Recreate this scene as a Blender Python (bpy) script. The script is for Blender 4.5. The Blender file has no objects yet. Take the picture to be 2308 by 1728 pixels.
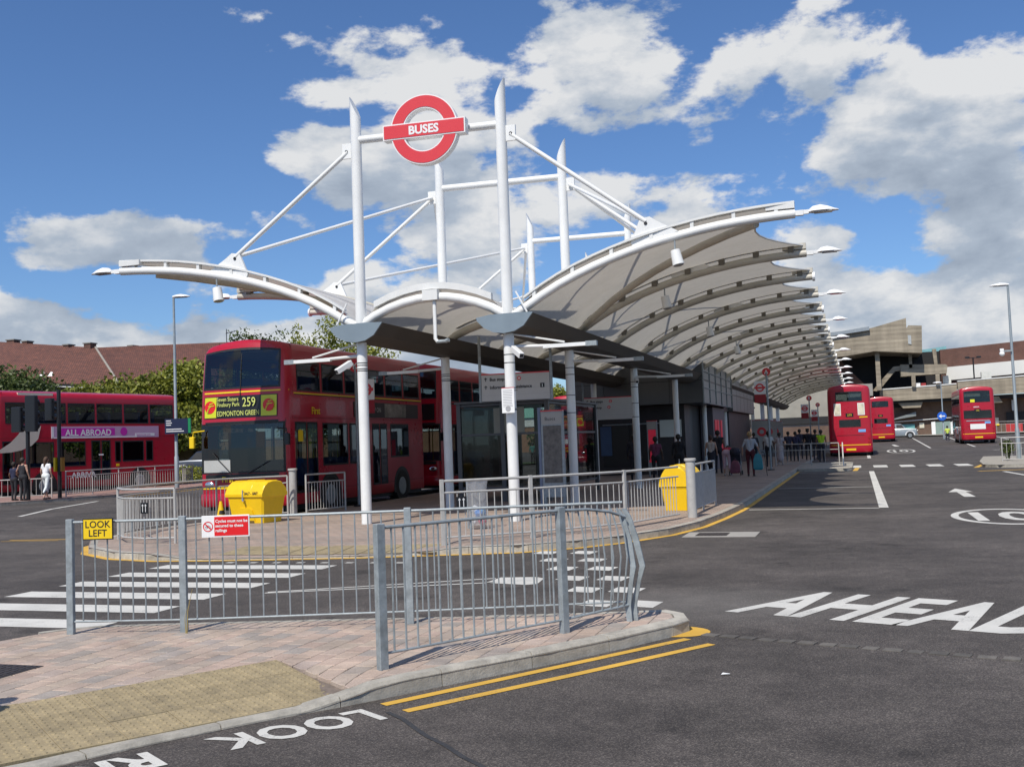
import bpy, bmesh, math, random
from mathutils import Vector, Matrix
import numpy as np
random.seed(7)
S=bpy.context.scene
PI=math.pi
# ---------------------------------------------------------------- camera
PXW,PXH,FPX,ROLL,CAMH=2308.0,1728.0,2350.0,0.037,1.72
def _axes():
    f=FPX
    d=Vector((1933-1154.0,-(970-864.0),-f)).normalized()
    a=Vector((-math.sin(ROLL),math.cos(ROLL),0)); z=Vector((0,0,1))
    up=(a+z*(-(a.dot(d))/z.dot(d))).normalized()
    X=d.cross(up)
    return X,d,up
AX=_axes()
cam=bpy.data.objects.new('camera',bpy.data.cameras.new('camera')); S.collection.objects.link(cam)
m3=Matrix((AX[0],AX[1],AX[2]))
cam.matrix_world=Matrix.Translation((0,0,CAMH))@m3.to_4x4()
cam.data.sensor_width=36; cam.data.lens=36*FPX/PXW; cam.data.clip_end=6000; cam.data.clip_start=.1
S.camera=cam
# ---------------------------------------------------------------- world, sun, exposure
SUN=Vector((-.10,-.78,1.0)).normalized()
W=bpy.data.worlds.new('World'); S.world=W; W.use_nodes=True
def build_world():
    nt=W.node_tree; N=nt.nodes; L=nt.links; N.clear()
    out=N.new('ShaderNodeOutputWorld'); bg=N.new('ShaderNodeBackground'); L.new(bg.outputs[0],out.inputs[0])
    sky=N.new('ShaderNodeTexSky'); sky.sky_type='NISHITA'; sky.sun_disc=False
    sky.sun_elevation=math.asin(SUN.z); sky.sun_rotation=math.atan2(SUN.x,SUN.y)
    sky.air_density=1.0; sky.dust_density=.35; sky.ozone_density=2.5
    bg.inputs[1].default_value=.085
    def M(op,a,b=None,c=None,clamp=False):
        n=N.new('ShaderNodeMath'); n.operation=op; n.use_clamp=clamp
        for i,v in enumerate((a,b,c)):
            if v is None: continue
            if isinstance(v,(int,float)): n.inputs[i].default_value=v
            else: L.new(v,n.inputs[i])
        return n.outputs[0]
    tc=N.new('ShaderNodeTexCoord'); D=tc.outputs['Generated']
    sp=N.new('ShaderNodeSeparateXYZ'); L.new(D,sp.inputs[0]); x,y,z=sp.outputs
    az=M('ARCTAN2',x,y); el=M('ARCSINE',z)
    def noise(vec,scale,det,rough,dist=0):
        n=N.new('ShaderNodeTexNoise'); n.inputs['Scale'].default_value=scale; n.inputs['Detail'].default_value=det
        n.inputs['Roughness'].default_value=rough; n.inputs['Distortion'].default_value=dist
        L.new(vec,n.inputs['Vector']); return n.outputs['Fac']
    mp=N.new('ShaderNodeMapping'); mp.inputs['Scale'].default_value=(1,1,1.9); L.new(D,mp.inputs[0])
    mp2=N.new('ShaderNodeMapping'); mp2.inputs['Scale'].default_value=(1,1,1.9); mp2.inputs['Location'].default_value=(.0,-.012,.055); L.new(D,mp2.inputs[0])
    # clouds seen in the picture: (azimuth, elevation, half width, half height, weight) in radians
    blobs=[]
    def b(px,py,hw,hh,w):
        r=(AX[0]*0)
        c=Vector((px-1154,-(py-864),-FPX))
        r=Vector((AX[0].dot(c),AX[1].dot(c),AX[2].dot(c))).normalized()
        blobs.append((math.atan2(r.x,r.y),math.asin(r.z),hw/2350,hh/2350,w))
    b(930,120,330,110,.30); b(1290,80,190,90,.16); b(650,330,140,75,.22); b(900,420,230,90,.22)
    b(300,545,230,55,.30); b(560,500,150,60,.20); b(1000,560,300,110,.26); b(540,30,80,35,.16); b(1290,300,160,70,.16)
    b(1500,500,130,110,.22); b(1870,560,70,50,.20); b(2240,600,110,110,.20); b(1800,200,420,120,.02); b(40,740,150,90,.38)
    b(2080,700,230,60,.36); b(380,790,330,70,.36); b(900,760,380,90,.34); b(1700,700,240,70,.30); b(300,0,110,20,.16); b(600,640,180,45,.16)
    b(1350,850,1500,70,.24); b(2220,490,110,90,.16); b(1430,440,200,90,.14)
    b(230,230,400,230,-.34); b(470,220,120,150,-.12); b(300,400,260,60,-.14); b(800,262,160,22,-.14); b(1100,235,60,25,-.10); b(240,640,180,32,-.16); b(1990,500,70,60,-.14); b(1250,640,90,50,-.06); b(560,420,50,40,-.10); b(1780,640,50,60,-.08)
    bias=None
    for (a,e,sa,se,w) in blobs:
        da=M('DIVIDE',M('SUBTRACT',az,a),sa*1.0); de=M('DIVIDE',M('SUBTRACT',el,e),se)
        r2=M('ADD',M('MULTIPLY',da,da),M('MULTIPLY',de,de))
        g=M('MULTIPLY',M('POWER',2.718,M('MULTIPLY',r2,-.8)),w)
        bias=g if bias is None else M('ADD',bias,g)
    def dens(vec,lo,det=11):
        n1=noise(vec,4.6,det,.56,.15)
        n2=noise(vec,15,7,.60,0)
        return M('ADD',M('ADD',M('MULTIPLY_ADD',n1,1.55,-.275),M('MULTIPLY',M('SUBTRACT',n2,.5),.40)),M('MULTIPLY',lo,.92))
    d1=dens(mp.outputs[0],bias); d2=dens(mp2.outputs[0],bias,8)
    mr=N.new('ShaderNodeMapRange'); mr.interpolation_type='SMOOTHSTEP'; L.new(d1,mr.inputs[0])
    mr.inputs[1].default_value=.585; mr.inputs[2].default_value=.675
    alpha=mr.outputs[0]
    # thickness shading: lit tops, grey undersides
    thick=M('SUBTRACT',d1,.60); under=M('SUBTRACT',d2,d1)
    sh=M('ADD',M('MULTIPLY',under,2.4),M('MULTIPLY',thick,.85))
    big=noise(mp.outputs[0],3.1,4,.5); sh=M('ADD',sh,M('MULTIPLY',M('SUBTRACT',big,.5),1.1))
    cr=N.new('ShaderNodeValToRGB'); L.new(M('ADD',M('MULTIPLY',sh,.92),.13,clamp=True),cr.inputs[0])
    e=cr.color_ramp.elements; e[0].position=.0; e[0].color=(9.6,9.7,9.8,1); e[1].position=1; e[1].color=(3.1,3.8,4.9,1)
    k=cr.color_ramp.elements.new(.42); k.color=(5.3,6.1,7.2,1)
    mx=N.new('ShaderNodeMix'); mx.data_type='RGBA'; hz=N.new('ShaderNodeMapRange'); hz.interpolation_type='SMOOTHSTEP'; L.new(el,hz.inputs[0]); hz.inputs[1].default_value=.07; hz.inputs[2].default_value=-.05; hz.inputs[3].default_value=0; hz.inputs[4].default_value=.75; L.new(M('MAXIMUM',M('MULTIPLY',alpha,.97),hz.outputs[0]),mx.inputs[0])
    gain=N.new('ShaderNodeMix'); gain.data_type='RGBA'; gain.blend_type='MULTIPLY'; gain.inputs[0].default_value=1
    L.new(sky.outputs[0],gain.inputs[6]); gain.inputs[7].default_value=(.84,1.10,1.46,1)
    L.new(gain.outputs[2],mx.inputs[6]); L.new(cr.outputs[0],mx.inputs[7]); L.new(mx.outputs[2],bg.inputs[0])
build_world()
sl=bpy.data.lights.new('sun','SUN'); sl.energy=4.9; sl.angle=math.radians(.5); sl.color=(1,.945,.85)
so=bpy.data.objects.new('sun',sl); S.collection.objects.link(so); so.rotation_euler=SUN.to_track_quat('Z','Y').to_euler()
S.view_settings.view_transform='Standard'; S.view_settings.look='None'; S.view_settings.exposure=-.08; S.view_settings.gamma=1
S.render.engine='CYCLES'
try:
    S.cycles.max_bounces=6; S.cycles.diffuse_bounces=3; S.cycles.transparent_max_bounces=24; S.cycles.caustics_reflective=False; S.cycles.caustics_refractive=False
except Exception: pass
# ---------------------------------------------------------------- place helpers (world metres)
def wray(px,py):
    c=Vector((px-1154,-(py-864),-FPX)); return Vector((AX[0].dot(c),AX[1].dot(c),AX[2].dot(c)))
def at(px,py,z=0.0):
    r=wray(px,py); t=(z-CAMH)/r.z; return Vector((r.x*t,r.y*t,z))
def atY(px,py,Y):
    r=wray(px,py); t=Y/r.y; return Vector((r.x*t,Y,CAMH+r.z*t))
def clamp(v,a=0.,b=1.): return max(a,min(b,v))
def gz(x,y):
    return .15*clamp((-x-20)/8)+max(0,(min(y,190)-60))*.0078
# ---------------------------------------------------------------- materials
MATS={}
def mat(name,col,rough=.6,metal=0,var=.12,vscale=3,bump=0,bscale=40,spec=.5,emit=None,coat=0,tint=None,island=0,dirt=0):
    if name in MATS: return MATS[name]
    m=bpy.data.materials.new(name); m.use_nodes=True; nt=m.node_tree; N=nt.nodes; L=nt.links
    p=N['Principled BSDF']; p.inputs['Roughness'].default_value=rough; p.inputs['Metallic'].default_value=metal
    p.inputs['Specular IOR Level'].default_value=spec; p.inputs['Coat Weight'].default_value=coat
    c=tuple(col)+(1,)
    p.inputs['Base Color'].default_value=c
    geo=N.new('ShaderNodeNewGeometry')
    last=None
    if var>0:
        n=N.new('ShaderNodeTexNoise'); n.inputs['Scale'].default_value=vscale; n.inputs['Detail'].default_value=6; n.inputs['Roughness'].default_value=.65
        L.new(geo.outputs['Position'],n.inputs['Vector'])
        r=N.new('ShaderNodeMapRange'); L.new(n.outputs['Fac'],r.inputs[0]); r.inputs[1].default_value=.3; r.inputs[2].default_value=.7
        r.inputs[3].default_value=1-var; r.inputs[4].default_value=1+var
        v=N.new('ShaderNodeVectorMath'); v.operation='SCALE'; v.inputs[0].default_value=col; L.new(r.outputs[0],v.inputs['Scale'])
        last=v.outputs[0]
        rr=N.new('ShaderNodeMapRange'); L.new(n.outputs['Fac'],rr.inputs[0]); rr.inputs[3].default_value=clamp(rough-.12,.02); rr.inputs[4].default_value=clamp(rough+.12)
        L.new(rr.outputs[0],p.inputs['Roughness'])
    if island>0:
        oi=N.new('ShaderNodeObjectInfo'); r=N.new('ShaderNodeMapRange'); L.new(oi.outputs['Random'],r.inputs[0]); r.inputs[3].default_value=1-island; r.inputs[4].default_value=1+island
        v=N.new('ShaderNodeVectorMath'); v.operation='SCALE'
        if last: L.new(last,v.inputs[0])
        else: v.inputs[0].default_value=col
        L.new(r.outputs[0],v.inputs['Scale']); last=v.outputs[0]
    if dirt>0:
        n=N.new('ShaderNodeTexNoise'); n.inputs['Scale'].default_value=vscale*.35+.6; n.inputs['Detail'].default_value=9; n.inputs['Roughness'].default_value=.72
        L.new(geo.outputs['Position'],n.inputs['Vector'])
        r=N.new('ShaderNodeMapRange'); L.new(n.outputs['Fac'],r.inputs[0]); r.inputs[1].default_value=.5; r.inputs[2].default_value=.72; r.inputs[4].default_value=dirt
        mx=N.new('ShaderNodeMix'); mx.data_type='RGBA'; L.new(r.outputs[0],mx.inputs[0])
        if last: L.new(last,mx.inputs[6])
        else: mx.inputs[6].default_value=c
        mx.inputs[7].default_value=(.06,.055,.048,1); last=mx.outputs[2]
    if last: L.new(last,p.inputs['Base Color'])
    if bump>0:
        n=N.new('ShaderNodeTexNoise'); n.inputs['Scale'].default_value=bscale; n.inputs['Detail'].default_value=5
        L.new(geo.outputs['Position'],n.inputs['Vector'])
        b=N.new('ShaderNodeBump'); b.inputs['Strength'].default_value=bump; b.inputs['Distance'].default_value=.01; L.new(n.outputs['Fac'],b.inputs['Height']); L.new(b.outputs[0],p.inputs['Normal'])
    if emit:
        p.inputs['Emission Color'].default_value=tuple(emit[:3])+(1,); p.inputs['Emission Strength'].default_value=emit[3]
    MATS[name]=m; return m
def nodes(name):
    m=bpy.data.materials.new(name); m.use_nodes=True; MATS[name]=m; nt=m.node_tree
    return m,nt.nodes,nt.links,nt.nodes['Principled BSDF']
def asphalt():
    m,N,L,p=nodes('asphalt'); geo=N.new('ShaderNodeNewGeometry').outputs['Position']
    def nz(s,d,r=.6):
        n=N.new('ShaderNodeTexNoise'); n.inputs['Scale'].default_value=s; n.inputs['Detail'].default_value=d; n.inputs['Roughness'].default_value=r; L.new(geo,n.inputs['Vector']); return n.outputs['Fac']
    vo=N.new('ShaderNodeTexVoronoi'); vo.inputs['Scale'].default_value=125; L.new(geo,vo.inputs['Vector'])
    r1=N.new('ShaderNodeValToRGB'); L.new(vo.outputs['Color'],r1.inputs[0]); e=r1.color_ramp.elements
    e[0].color=(.043,.037,.034,1); e[0].position=.2; e[1].color=(.165,.145,.125,1); e[1].position=1.0
    k=e.new(.62); k.color=(.073,.063,.057,1)
    big=nz(.35,7,.68); 
    r2=N.new('ShaderNodeMapRange'); L.new(big,r2.inputs[0]); r2.inputs[1].default_value=.38; r2.inputs[2].default_value=.66; r2.inputs[3].default_value=.78; r2.inputs[4].default_value=1.5
    st=nz(3.2,6,.7); r3=N.new('ShaderNodeMapRange'); L.new(st,r3.inputs[0]); r3.inputs[1].default_value=.35; r3.inputs[2].default_value=.7; r3.inputs[3].default_value=.84; r3.inputs[4].default_value=1.2
    mu0=N.new('ShaderNodeMath'); mu0.operation='MULTIPLY'; L.new(r2.outputs[0],mu0.inputs[0]); L.new(r3.outputs[0],mu0.inputs[1])
    oil=N.new('ShaderNodeMapRange'); oil.interpolation_type='SMOOTHSTEP'; L.new(nz(1.3,4,.5),oil.inputs[0]); oil.inputs[1].default_value=.60; oil.inputs[2].default_value=.72; oil.inputs[3].default_value=1; oil.inputs[4].default_value=.62
    mu=N.new('ShaderNodeMath'); mu.operation='MULTIPLY'; L.new(mu0.outputs[0],mu.inputs[0]); L.new(oil.outputs[0],mu.inputs[1])
    v=N.new('ShaderNodeVectorMath'); v.operation='SCALE'; L.new(r1.outputs[0],v.inputs[0]); L.new(mu.outputs[0],v.inputs['Scale'])
    # dusty patch by the worn kerb corner
    vm=N.new('ShaderNodeVectorMath'); vm.operation='SUBTRACT'; L.new(geo,vm.inputs[0]); vm.inputs[1].default_value=(-1.5,10.9,0)
    vs=N.new('ShaderNodeVectorMath'); vs.operation='MULTIPLY'; L.new(vm.outputs[0],vs.inputs[0]); vs.inputs[1].default_value=(1/1.3,1/1.0,0)
    ln=N.new('ShaderNodeVectorMath'); ln.operation='LENGTH'; L.new(vs.outputs[0],ln.inputs[0])
    r4=N.new('ShaderNodeMapRange'); r4.interpolation_type='SMOOTHSTEP'; L.new(ln.outputs['Value'],r4.inputs[0]); r4.inputs[1].default_value=1.7; r4.inputs[2].default_value=.1; r4.inputs[3].default_value=0; r4.inputs[4].default_value=.6
    m4=N.new('ShaderNodeMath'); m4.operation='MULTIPLY'; L.new(r4.outputs[0],m4.inputs[0]); L.new(nz(1.8,8,.7),m4.inputs[1])
    mx=N.new('ShaderNodeMix'); mx.data_type='RGBA'; L.new(m4.outputs[0],mx.inputs[0]); L.new(v.outputs[0],mx.inputs[6]); mx.inputs[7].default_value=(.21,.20,.185,1)
    L.new(mx.outputs[2],p.inputs['Base Color']); p.inputs['Roughness'].default_value=.82; p.inputs['Specular IOR Level'].default_value=.35
    b=N.new('ShaderNodeBump'); b.inputs['Strength'].default_value=.55; b.inputs['Distance'].default_value=.006; L.new(vo.outputs['Distance'],b.inputs['Height']); L.new(b.outputs[0],p.inputs['Normal'])
    return m
def paving_random():
    m,N,L,p=nodes('paving_block_concrete'); oi=N.new('ShaderNodeObjectInfo'); geo=N.new('ShaderNodeNewGeometry').outputs['Position']
    at_=N.new('ShaderNodeAttribute'); at_.attribute_name='tone'
    ad=N.new('ShaderNodeMath'); ad.operation='ADD'; L.new(oi.outputs['Random'],ad.inputs[0]); L.new(at_.outputs['Fac'],ad.inputs[1])
    fr=N.new('ShaderNodeMath'); fr.operation='FRACT'; L.new(ad.outputs[0],fr.inputs[0])
    r=N.new('ShaderNodeValToRGB'); L.new(fr.outputs[0],r.inputs[0]); e=r.color_ramp.elements; 
    e[0].color=(.43,.345,.295,1); e[1].color=(.37,.315,.28,1); e[1].position=1
    for q,c in ((.2,(.48,.37,.295,1)),(.4,(.44,.33,.27,1)),(.58,(.46,.37,.295,1)),(.75,(.40,.325,.27,1)),(.88,(.34,.30,.265,1))): k=e.new(q); k.color=c
    n=N.new('ShaderNodeTexNoise'); n.inputs['Scale'].default_value=90; n.inputs['Detail'].default_value=4; L.new(geo,n.inputs['Vector'])
    n2=N.new('ShaderNodeTexNoise'); n2.inputs['Scale'].default_value=1.6; n2.inputs['Detail'].default_value=9; n2.inputs['Roughness'].default_value=.7; L.new(geo,n2.inputs['Vector'])
    a=N.new('ShaderNodeMapRange'); L.new(n.outputs['Fac'],a.inputs[0]); a.inputs[1].default_value=.3; a.inputs[2].default_value=.7; a.inputs[3].default_value=.82; a.inputs[4].default_value=1.16
    c2=N.new('ShaderNodeMapRange'); L.new(n2.outputs['Fac'],c2.inputs[0]); c2.inputs[1].default_value=.35; c2.inputs[2].default_value=.68; c2.inputs[3].default_value=1.08; c2.inputs[4].default_value=.62
    mu=N.new('ShaderNodeMath'); mu.operation='MULTIPLY'; L.new(a.outputs[0],mu.inputs[0]); L.new(c2.outputs[0],mu.inputs[1])
    v=N.new('ShaderNodeVectorMath'); v.operation='SCALE'; L.new(r.outputs[0],v.inputs[0]); L.new(mu.outputs[0],v.inputs['Scale']); L.new(v.outputs[0],p.inputs['Base Color'])
    p.inputs['Roughness'].default_value=.85
    b=N.new('ShaderNodeBump'); b.inputs['Strength'].default_value=.4; b.inputs['Distance'].default_value=.004; L.new(n.outputs['Fac'],b.inputs['Height']); L.new(b.outputs[0],p.inputs['Normal'])
    return m
def brickmat(name,c1,c2,mortar,bw,bh,scale=1,offs=.5,axis='xz',bump=.4,msize=.012,rough=.85):
    m,N,L,p=nodes(name); geo=N.new('ShaderNodeNewGeometry').outputs['Position']
    sp=N.new('ShaderNodeSeparateXYZ'); L.new(geo,sp.inputs[0]); cb=N.new('ShaderNodeCombineXYZ')
    if axis=='xz':
        ad=N.new('ShaderNodeMath'); ad.operation='ADD'; L.new(sp.outputs[0],ad.inputs[0]); L.new(sp.outputs[1],ad.inputs[1]); L.new(ad.outputs[0],cb.inputs[0]); L.new(sp.outputs[2],cb.inputs[1])
    else: L.new(sp.outputs[0],cb.inputs[0]); L.new(sp.outputs[1],cb.inputs[1])
    t=N.new('ShaderNodeTexBrick'); L.new(cb.outputs[0],t.inputs['Vector']); t.inputs['Scale'].default_value=scale; t.offset=offs
    t.inputs['Color1'].default_value=c1+(1,); t.inputs['Color2'].default_value=c2+(1,); t.inputs['Mortar'].default_value=mortar+(1,)
    t.inputs['Brick Width'].default_value=bw; t.inputs['Row Height'].default_value=bh; t.inputs['Mortar Size'].default_value=msize
    n=N.new('ShaderNodeTexNoise'); n.inputs['Scale'].default_value=.8; n.inputs['Detail'].default_value=8; n.inputs['Roughness'].default_value=.7; L.new(geo,n.inputs['Vector'])
    a=N.new('ShaderNodeMapRange'); L.new(n.outputs['Fac'],a.inputs[0]); a.inputs[1].default_value=.3; a.inputs[2].default_value=.7; a.inputs[3].default_value=.75; a.inputs[4].default_value=1.2
    v=N.new('ShaderNodeVectorMath'); v.operation='SCALE'; L.new(t.outputs['Color'],v.inputs[0]); L.new(a.outputs[0],v.inputs['Scale']); L.new(v.outputs[0],p.inputs['Base Color'])
    p.inputs['Roughness'].default_value=rough
    b=N.new('ShaderNodeBump'); b.invert=True; b.inputs['Strength'].default_value=bump; b.inputs['Distance'].default_value=.02; L.new(t.outputs['Fac'],b.inputs['Height']); L.new(b.outputs[0],p.inputs['Normal'])
    return m
def concrete_boarded():
    m,N,L,p=nodes('board_marked_concrete'); geo=N.new('ShaderNodeNewGeometry').outputs['Position']
    sp=N.new('ShaderNodeSeparateXYZ'); L.new(geo,sp.inputs[0])
    w=N.new('ShaderNodeTexWave'); w.wave_type='BANDS'; w.bands_direction='Z'; w.inputs['Scale'].default_value=.55; w.inputs['Distortion'].default_value=.6; w.inputs['Detail'].default_value=3; L.new(geo,w.inputs['Vector'])
    mp=N.new('ShaderNodeMapping'); mp.inputs['Scale'].default_value=(.25,.25,1.6); L.new(geo,mp.inputs[0])
    n=N.new('ShaderNodeTexNoise'); n.inputs['Scale'].default_value=1; n.inputs['Detail'].default_value=9; n.inputs['Roughness'].default_value=.7; L.new(mp.outputs[0],n.inputs['Vector'])
    mp3=N.new('ShaderNodeMapping'); mp3.inputs['Scale'].default_value=(1.2,1.2,.12); L.new(geo,mp3.inputs[0])
    n3=N.new('ShaderNodeTexNoise'); n3.inputs['Scale'].default_value=1; n3.inputs['Detail'].default_value=6; L.new(mp3.outputs[0],n3.inputs['Vector'])
    r=N.new('ShaderNodeValToRGB'); L.new(n.outputs['Fac'],r.inputs[0]); e=r.color_ramp.elements; e[0].color=(.22,.185,.14,1); e[0].position=.3; e[1].color=(.40,.345,.26,1); e[1].position=.7
    a=N.new('ShaderNodeMapRange'); L.new(w.outputs['Fac'],a.inputs[0]); a.inputs[3].default_value=.88; a.inputs[4].default_value=1.06
    a3=N.new('ShaderNodeMapRange'); L.new(n3.outputs['Fac'],a3.inputs[0]); a3.inputs[1].default_value=.35; a3.inputs[2].default_value=.65; a3.inputs[3].default_value=.8; a3.inputs[4].default_value=1.08
    mu=N.new('ShaderNodeMath'); mu.operation='MULTIPLY'; L.new(a.outputs[0],mu.inputs[0]); L.new(a3.outputs[0],mu.inputs[1])
    v=N.new('ShaderNodeVectorMath'); v.operation='SCALE'; L.new(r.outputs[0],v.inputs[0]); L.new(mu.outputs[0],v.inputs['Scale']); L.new(v.outputs[0],p.inputs['Base Color']); p.inputs['Roughness'].default_value=.9
    return m
def fabric():
    m,N,L,p=nodes('canopy_fabric'); out=[n for n in N if n.type=='OUTPUT_MATERIAL'][0]
    geo=N.new('ShaderNodeNewGeometry').outputs['Position']
    n=N.new('ShaderNodeTexNoise'); n.inputs['Scale'].default_value=.9; n.inputs['Detail'].default_value=8; n.inputs['Roughness'].default_value=.7; L.new(geo,n.inputs['Vector'])
    r=N.new('ShaderNodeValToRGB'); L.new(n.outputs['Fac'],r.inputs[0]); e=r.color_ramp.elements; e[0].position=.3; e[0].color=(.52,.50,.46,1); e[1].position=.6; e[1].color=(.74,.735,.72,1)
    L.new(r.outputs[0],p.inputs['Base Color']); p.inputs['Roughness'].default_value=.5
    t=N.new('ShaderNodeBsdfTranslucent'); t.inputs[0].default_value=(.70,.66,.58,1)
    mx=N.new('ShaderNodeMixShader'); mx.inputs[0].default_value=.27; L.new(p.outputs[0],mx.inputs[1]); L.new(t.outputs[0],mx.inputs[2]); L.new(mx.outputs[0],out.inputs[0])
    return m
def glass(name,tint=(.30,.36,.36),rough=.03,fac=.10,rc=(.9,.95,1)):
    m,N,L,p=nodes(name); out=[n for n in N if n.type=='OUTPUT_MATERIAL'][0]
    t=N.new('ShaderNodeBsdfTransparent'); t.inputs[0].default_value=tint+(1,)
    g=N.new('ShaderNodeBsdfGlossy'); g.inputs['Roughness'].default_value=rough; g.inputs[0].default_value=rc+(1,)
    lw=N.new('ShaderNodeLayerWeight'); lw.inputs[0].default_value=.5; f=N.new('ShaderNodeMath'); f.operation='POWER'; L.new(lw.outputs['Facing'],f.inputs[0]); f.inputs[1].default_value=4.5
    a=N.new('ShaderNodeMath'); a.operation='ADD'; a.use_clamp=True; L.new(f.outputs[0],a.inputs[0]); a.inputs[1].default_value=.06+fac
    mx=N.new('ShaderNodeMixShader'); L.new(a.outputs[0],mx.inputs[0]); L.new(t.outputs[0],mx.inputs[1]); L.new(g.outputs[0],mx.inputs[2]); L.new(mx.outputs[0],out.inputs[0])
    return m
def leafmat(name,c1,c2):
    m,N,L,p=nodes(name); out=[n for n in N if n.type=='OUTPUT_MATERIAL'][0]
    geo=N.new('ShaderNodeNewGeometry')
    n=N.new('ShaderNodeTexNoise'); n.inputs['Scale'].default_value=1.1; n.inputs['Detail'].default_value=6; L.new(geo.outputs['Position'],n.inputs['Vector'])
    wn=N.new('ShaderNodeTexWhiteNoise'); L.new(geo.outputs['Random Per Island'],wn.inputs['Vector'])
    ad=N.new('ShaderNodeMath'); ad.operation='MULTIPLY_ADD'; L.new(geo.outputs['Random Per Island'],ad.inputs[0]); ad.inputs[1].default_value=.6; L.new(n.outputs['Fac'],ad.inputs[2])
    r=N.new('ShaderNodeValToRGB'); L.new(ad.outputs[0],r.inputs[0]); e=r.color_ramp.elements; e[0].position=.4; e[0].color=c1+(1,); e[1].position=1.05; e[1].color=c2+(1,)
    L.new(r.outputs[0],p.inputs['Base Color']); p.inputs['Roughness'].default_value=.55
    t=N.new('ShaderNodeBsdfTranslucent'); L.new(r.outputs[0],t.inputs[0])
    mx=N.new('ShaderNodeMixShader'); mx.inputs[0].default_value=.25; L.new(p.outputs[0],mx.inputs[1]); L.new(t.outputs[0],mx.inputs[2]); L.new(mx.outputs[0],out.inputs[0])
    return m
ASPH=asphalt(); PAVE=paving_random(); CONC=concrete_boarded(); FAB=fabric()
WGLASS=glass('bus_window_glass',(.40,.46,.46),.02,-.005,(.8,.88,1))
SGLASS=glass('shelter_glass',(.50,.54,.54),.03,-.03,(.5,.53,.55))
ROOFT=brickmat('clay_roof_tiles',(.20,.075,.048),(.14,.056,.04),(.05,.025,.02),.25,.16,1,.5,'xz',.8,.02)
BRK=brickmat('brown_brick',(.155,.082,.052),(.115,.062,.042),(.14,.12,.10),.24,.085,1)
BRKR=brickmat('red_brick',(.16,.060,.040),(.125,.048,.034),(.13,.10,.085),.24,.085,1)
PAVEP=brickmat('platform_block_paving',(.37,.275,.22),(.29,.24,.205),(.15,.12,.10),.24,.165,1,.5,'xy',.3,.006)
WP=mat('white_steel_paint',(.78,.78,.76),.32,0,.05,1.5,dirt=.10,coat=.3)
RIBP=mat('beige_rib_paint',(.52,.49,.42),.45,0,.10,1.2,dirt=.3)  # darker beige than the white front rib
WPD=mat('white_frame_paint',(.70,.70,.68),.4,0,.06,3)
GALV=mat('galvanised_steel',(.30,.335,.35),.5,.25,.22,14,bump=.12,bscale=60,dirt=.25)
RAILP=mat('pale_grey_railing_paint',(.42,.41,.39),.45,0,.10,8,dirt=.2)
GUT=mat('blue_grey_gutter_paint',(.20,.25,.29),.45,.1,.08,2)
RED=mat('red_bus_paint',(.40,.005,.024),.30,0,.06,.8,coat=.22,dirt=.22)
RED2=mat('bright_red_paint',(.70,.015,.02),.3,0,.04,1)
SIGNRED=mat('red_sign_enamel',(.66,.045,.055),.35,0,.02,1)
YEL=mat('yellow_plastic',(.82,.52,.008),.35,0,.06,3,dirt=.12,bump=.1,bscale=30)
YELL=mat('yellow_vinyl',(.80,.55,.01),.4,0,0)
LIME=mat('lime_yellow_panel',(.58,.62,.02),.3,0,0)
BLK=mat('black_rubber',(.012,.012,.013),.5,0,.1,4)
BLKP=mat('black_paint',(.010,.010,.012),.35,0,.1,4)
DARK=mat('dark_interior',(.03,.032,.036),.7,0,.3,2)
WHT=mat('white_vinyl',(.80,.80,.79),.4,0,.0)
CREAM=mat('cream_vinyl',(.62,.58,.47),.35,0,.03)
INK=mat('black_lettering',(.012,.012,.015),.5,0,0)
NAVY=mat('navy_sign',(.01,.015,.05),.4,0,0)
BLUE=mat('blue_sign',(.02,.12,.55),.35,0,0)
LBLUE=mat('light_blue_sticker',(.18,.38,.75),.4,0,0)
GREEN=mat('green_sign',(.01,.22,.08),.4,0,0)
MAG=mat('magenta_poster',(.55,.02,.38),.45,0,.03)
PINKP=mat('pale_pink_poster',(.52,.33,.48),.45,0,.03)
def worn_paint(name,col):
    m,N,L,p=nodes(name); geo=N.new('ShaderNodeNewGeometry').outputs['Position']
    def nz(s,d,r=.65):
        n=N.new('ShaderNodeTexNoise'); n.inputs['Scale'].default_value=s; n.inputs['Detail'].default_value=d; n.inputs['Roughness'].default_value=r; L.new(geo,n.inputs['Vector']); return n.outputs['Fac']
    a=nz(70,3); b=nz(2.6,8,.72)
    ad=N.new('ShaderNodeMath'); ad.operation='MULTIPLY_ADD'; L.new(b,ad.inputs[0]); ad.inputs[1].default_value=1.1; L.new(a,ad.inputs[2])
    r=N.new('ShaderNodeMapRange'); r.interpolation_type='SMOOTHSTEP'; L.new(ad.outputs[0],r.inputs[0]); r.inputs[1].default_value=1.12; r.inputs[2].default_value=1.42; r.inputs[4].default_value=.85
    r2=N.new('ShaderNodeMapRange'); L.new(nz(.9,6),r2.inputs[0]); r2.inputs[1].default_value=.3; r2.inputs[2].default_value=.7; r2.inputs[3].default_value=1.08; r2.inputs[4].default_value=.80
    v=N.new('ShaderNodeVectorMath'); v.operation='SCALE'; v.inputs[0].default_value=col; L.new(r2.outputs[0],v.inputs['Scale'])
    mx=N.new('ShaderNodeMix'); mx.data_type='RGBA'; L.new(r.outputs[0],mx.inputs[0]); L.new(v.outputs[0],mx.inputs[6]); mx.inputs[7].default_value=(.10,.095,.09,1); L.new(mx.outputs[2],p.inputs['Base Color']); p.inputs['Roughness'].default_value=.75
    bu=N.new('ShaderNodeBump'); bu.inputs['Strength'].default_value=.3; bu.inputs['Distance'].default_value=.004; L.new(a,bu.inputs['Height']); L.new(bu.outputs[0],p.inputs['Normal'])
    return m
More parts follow.
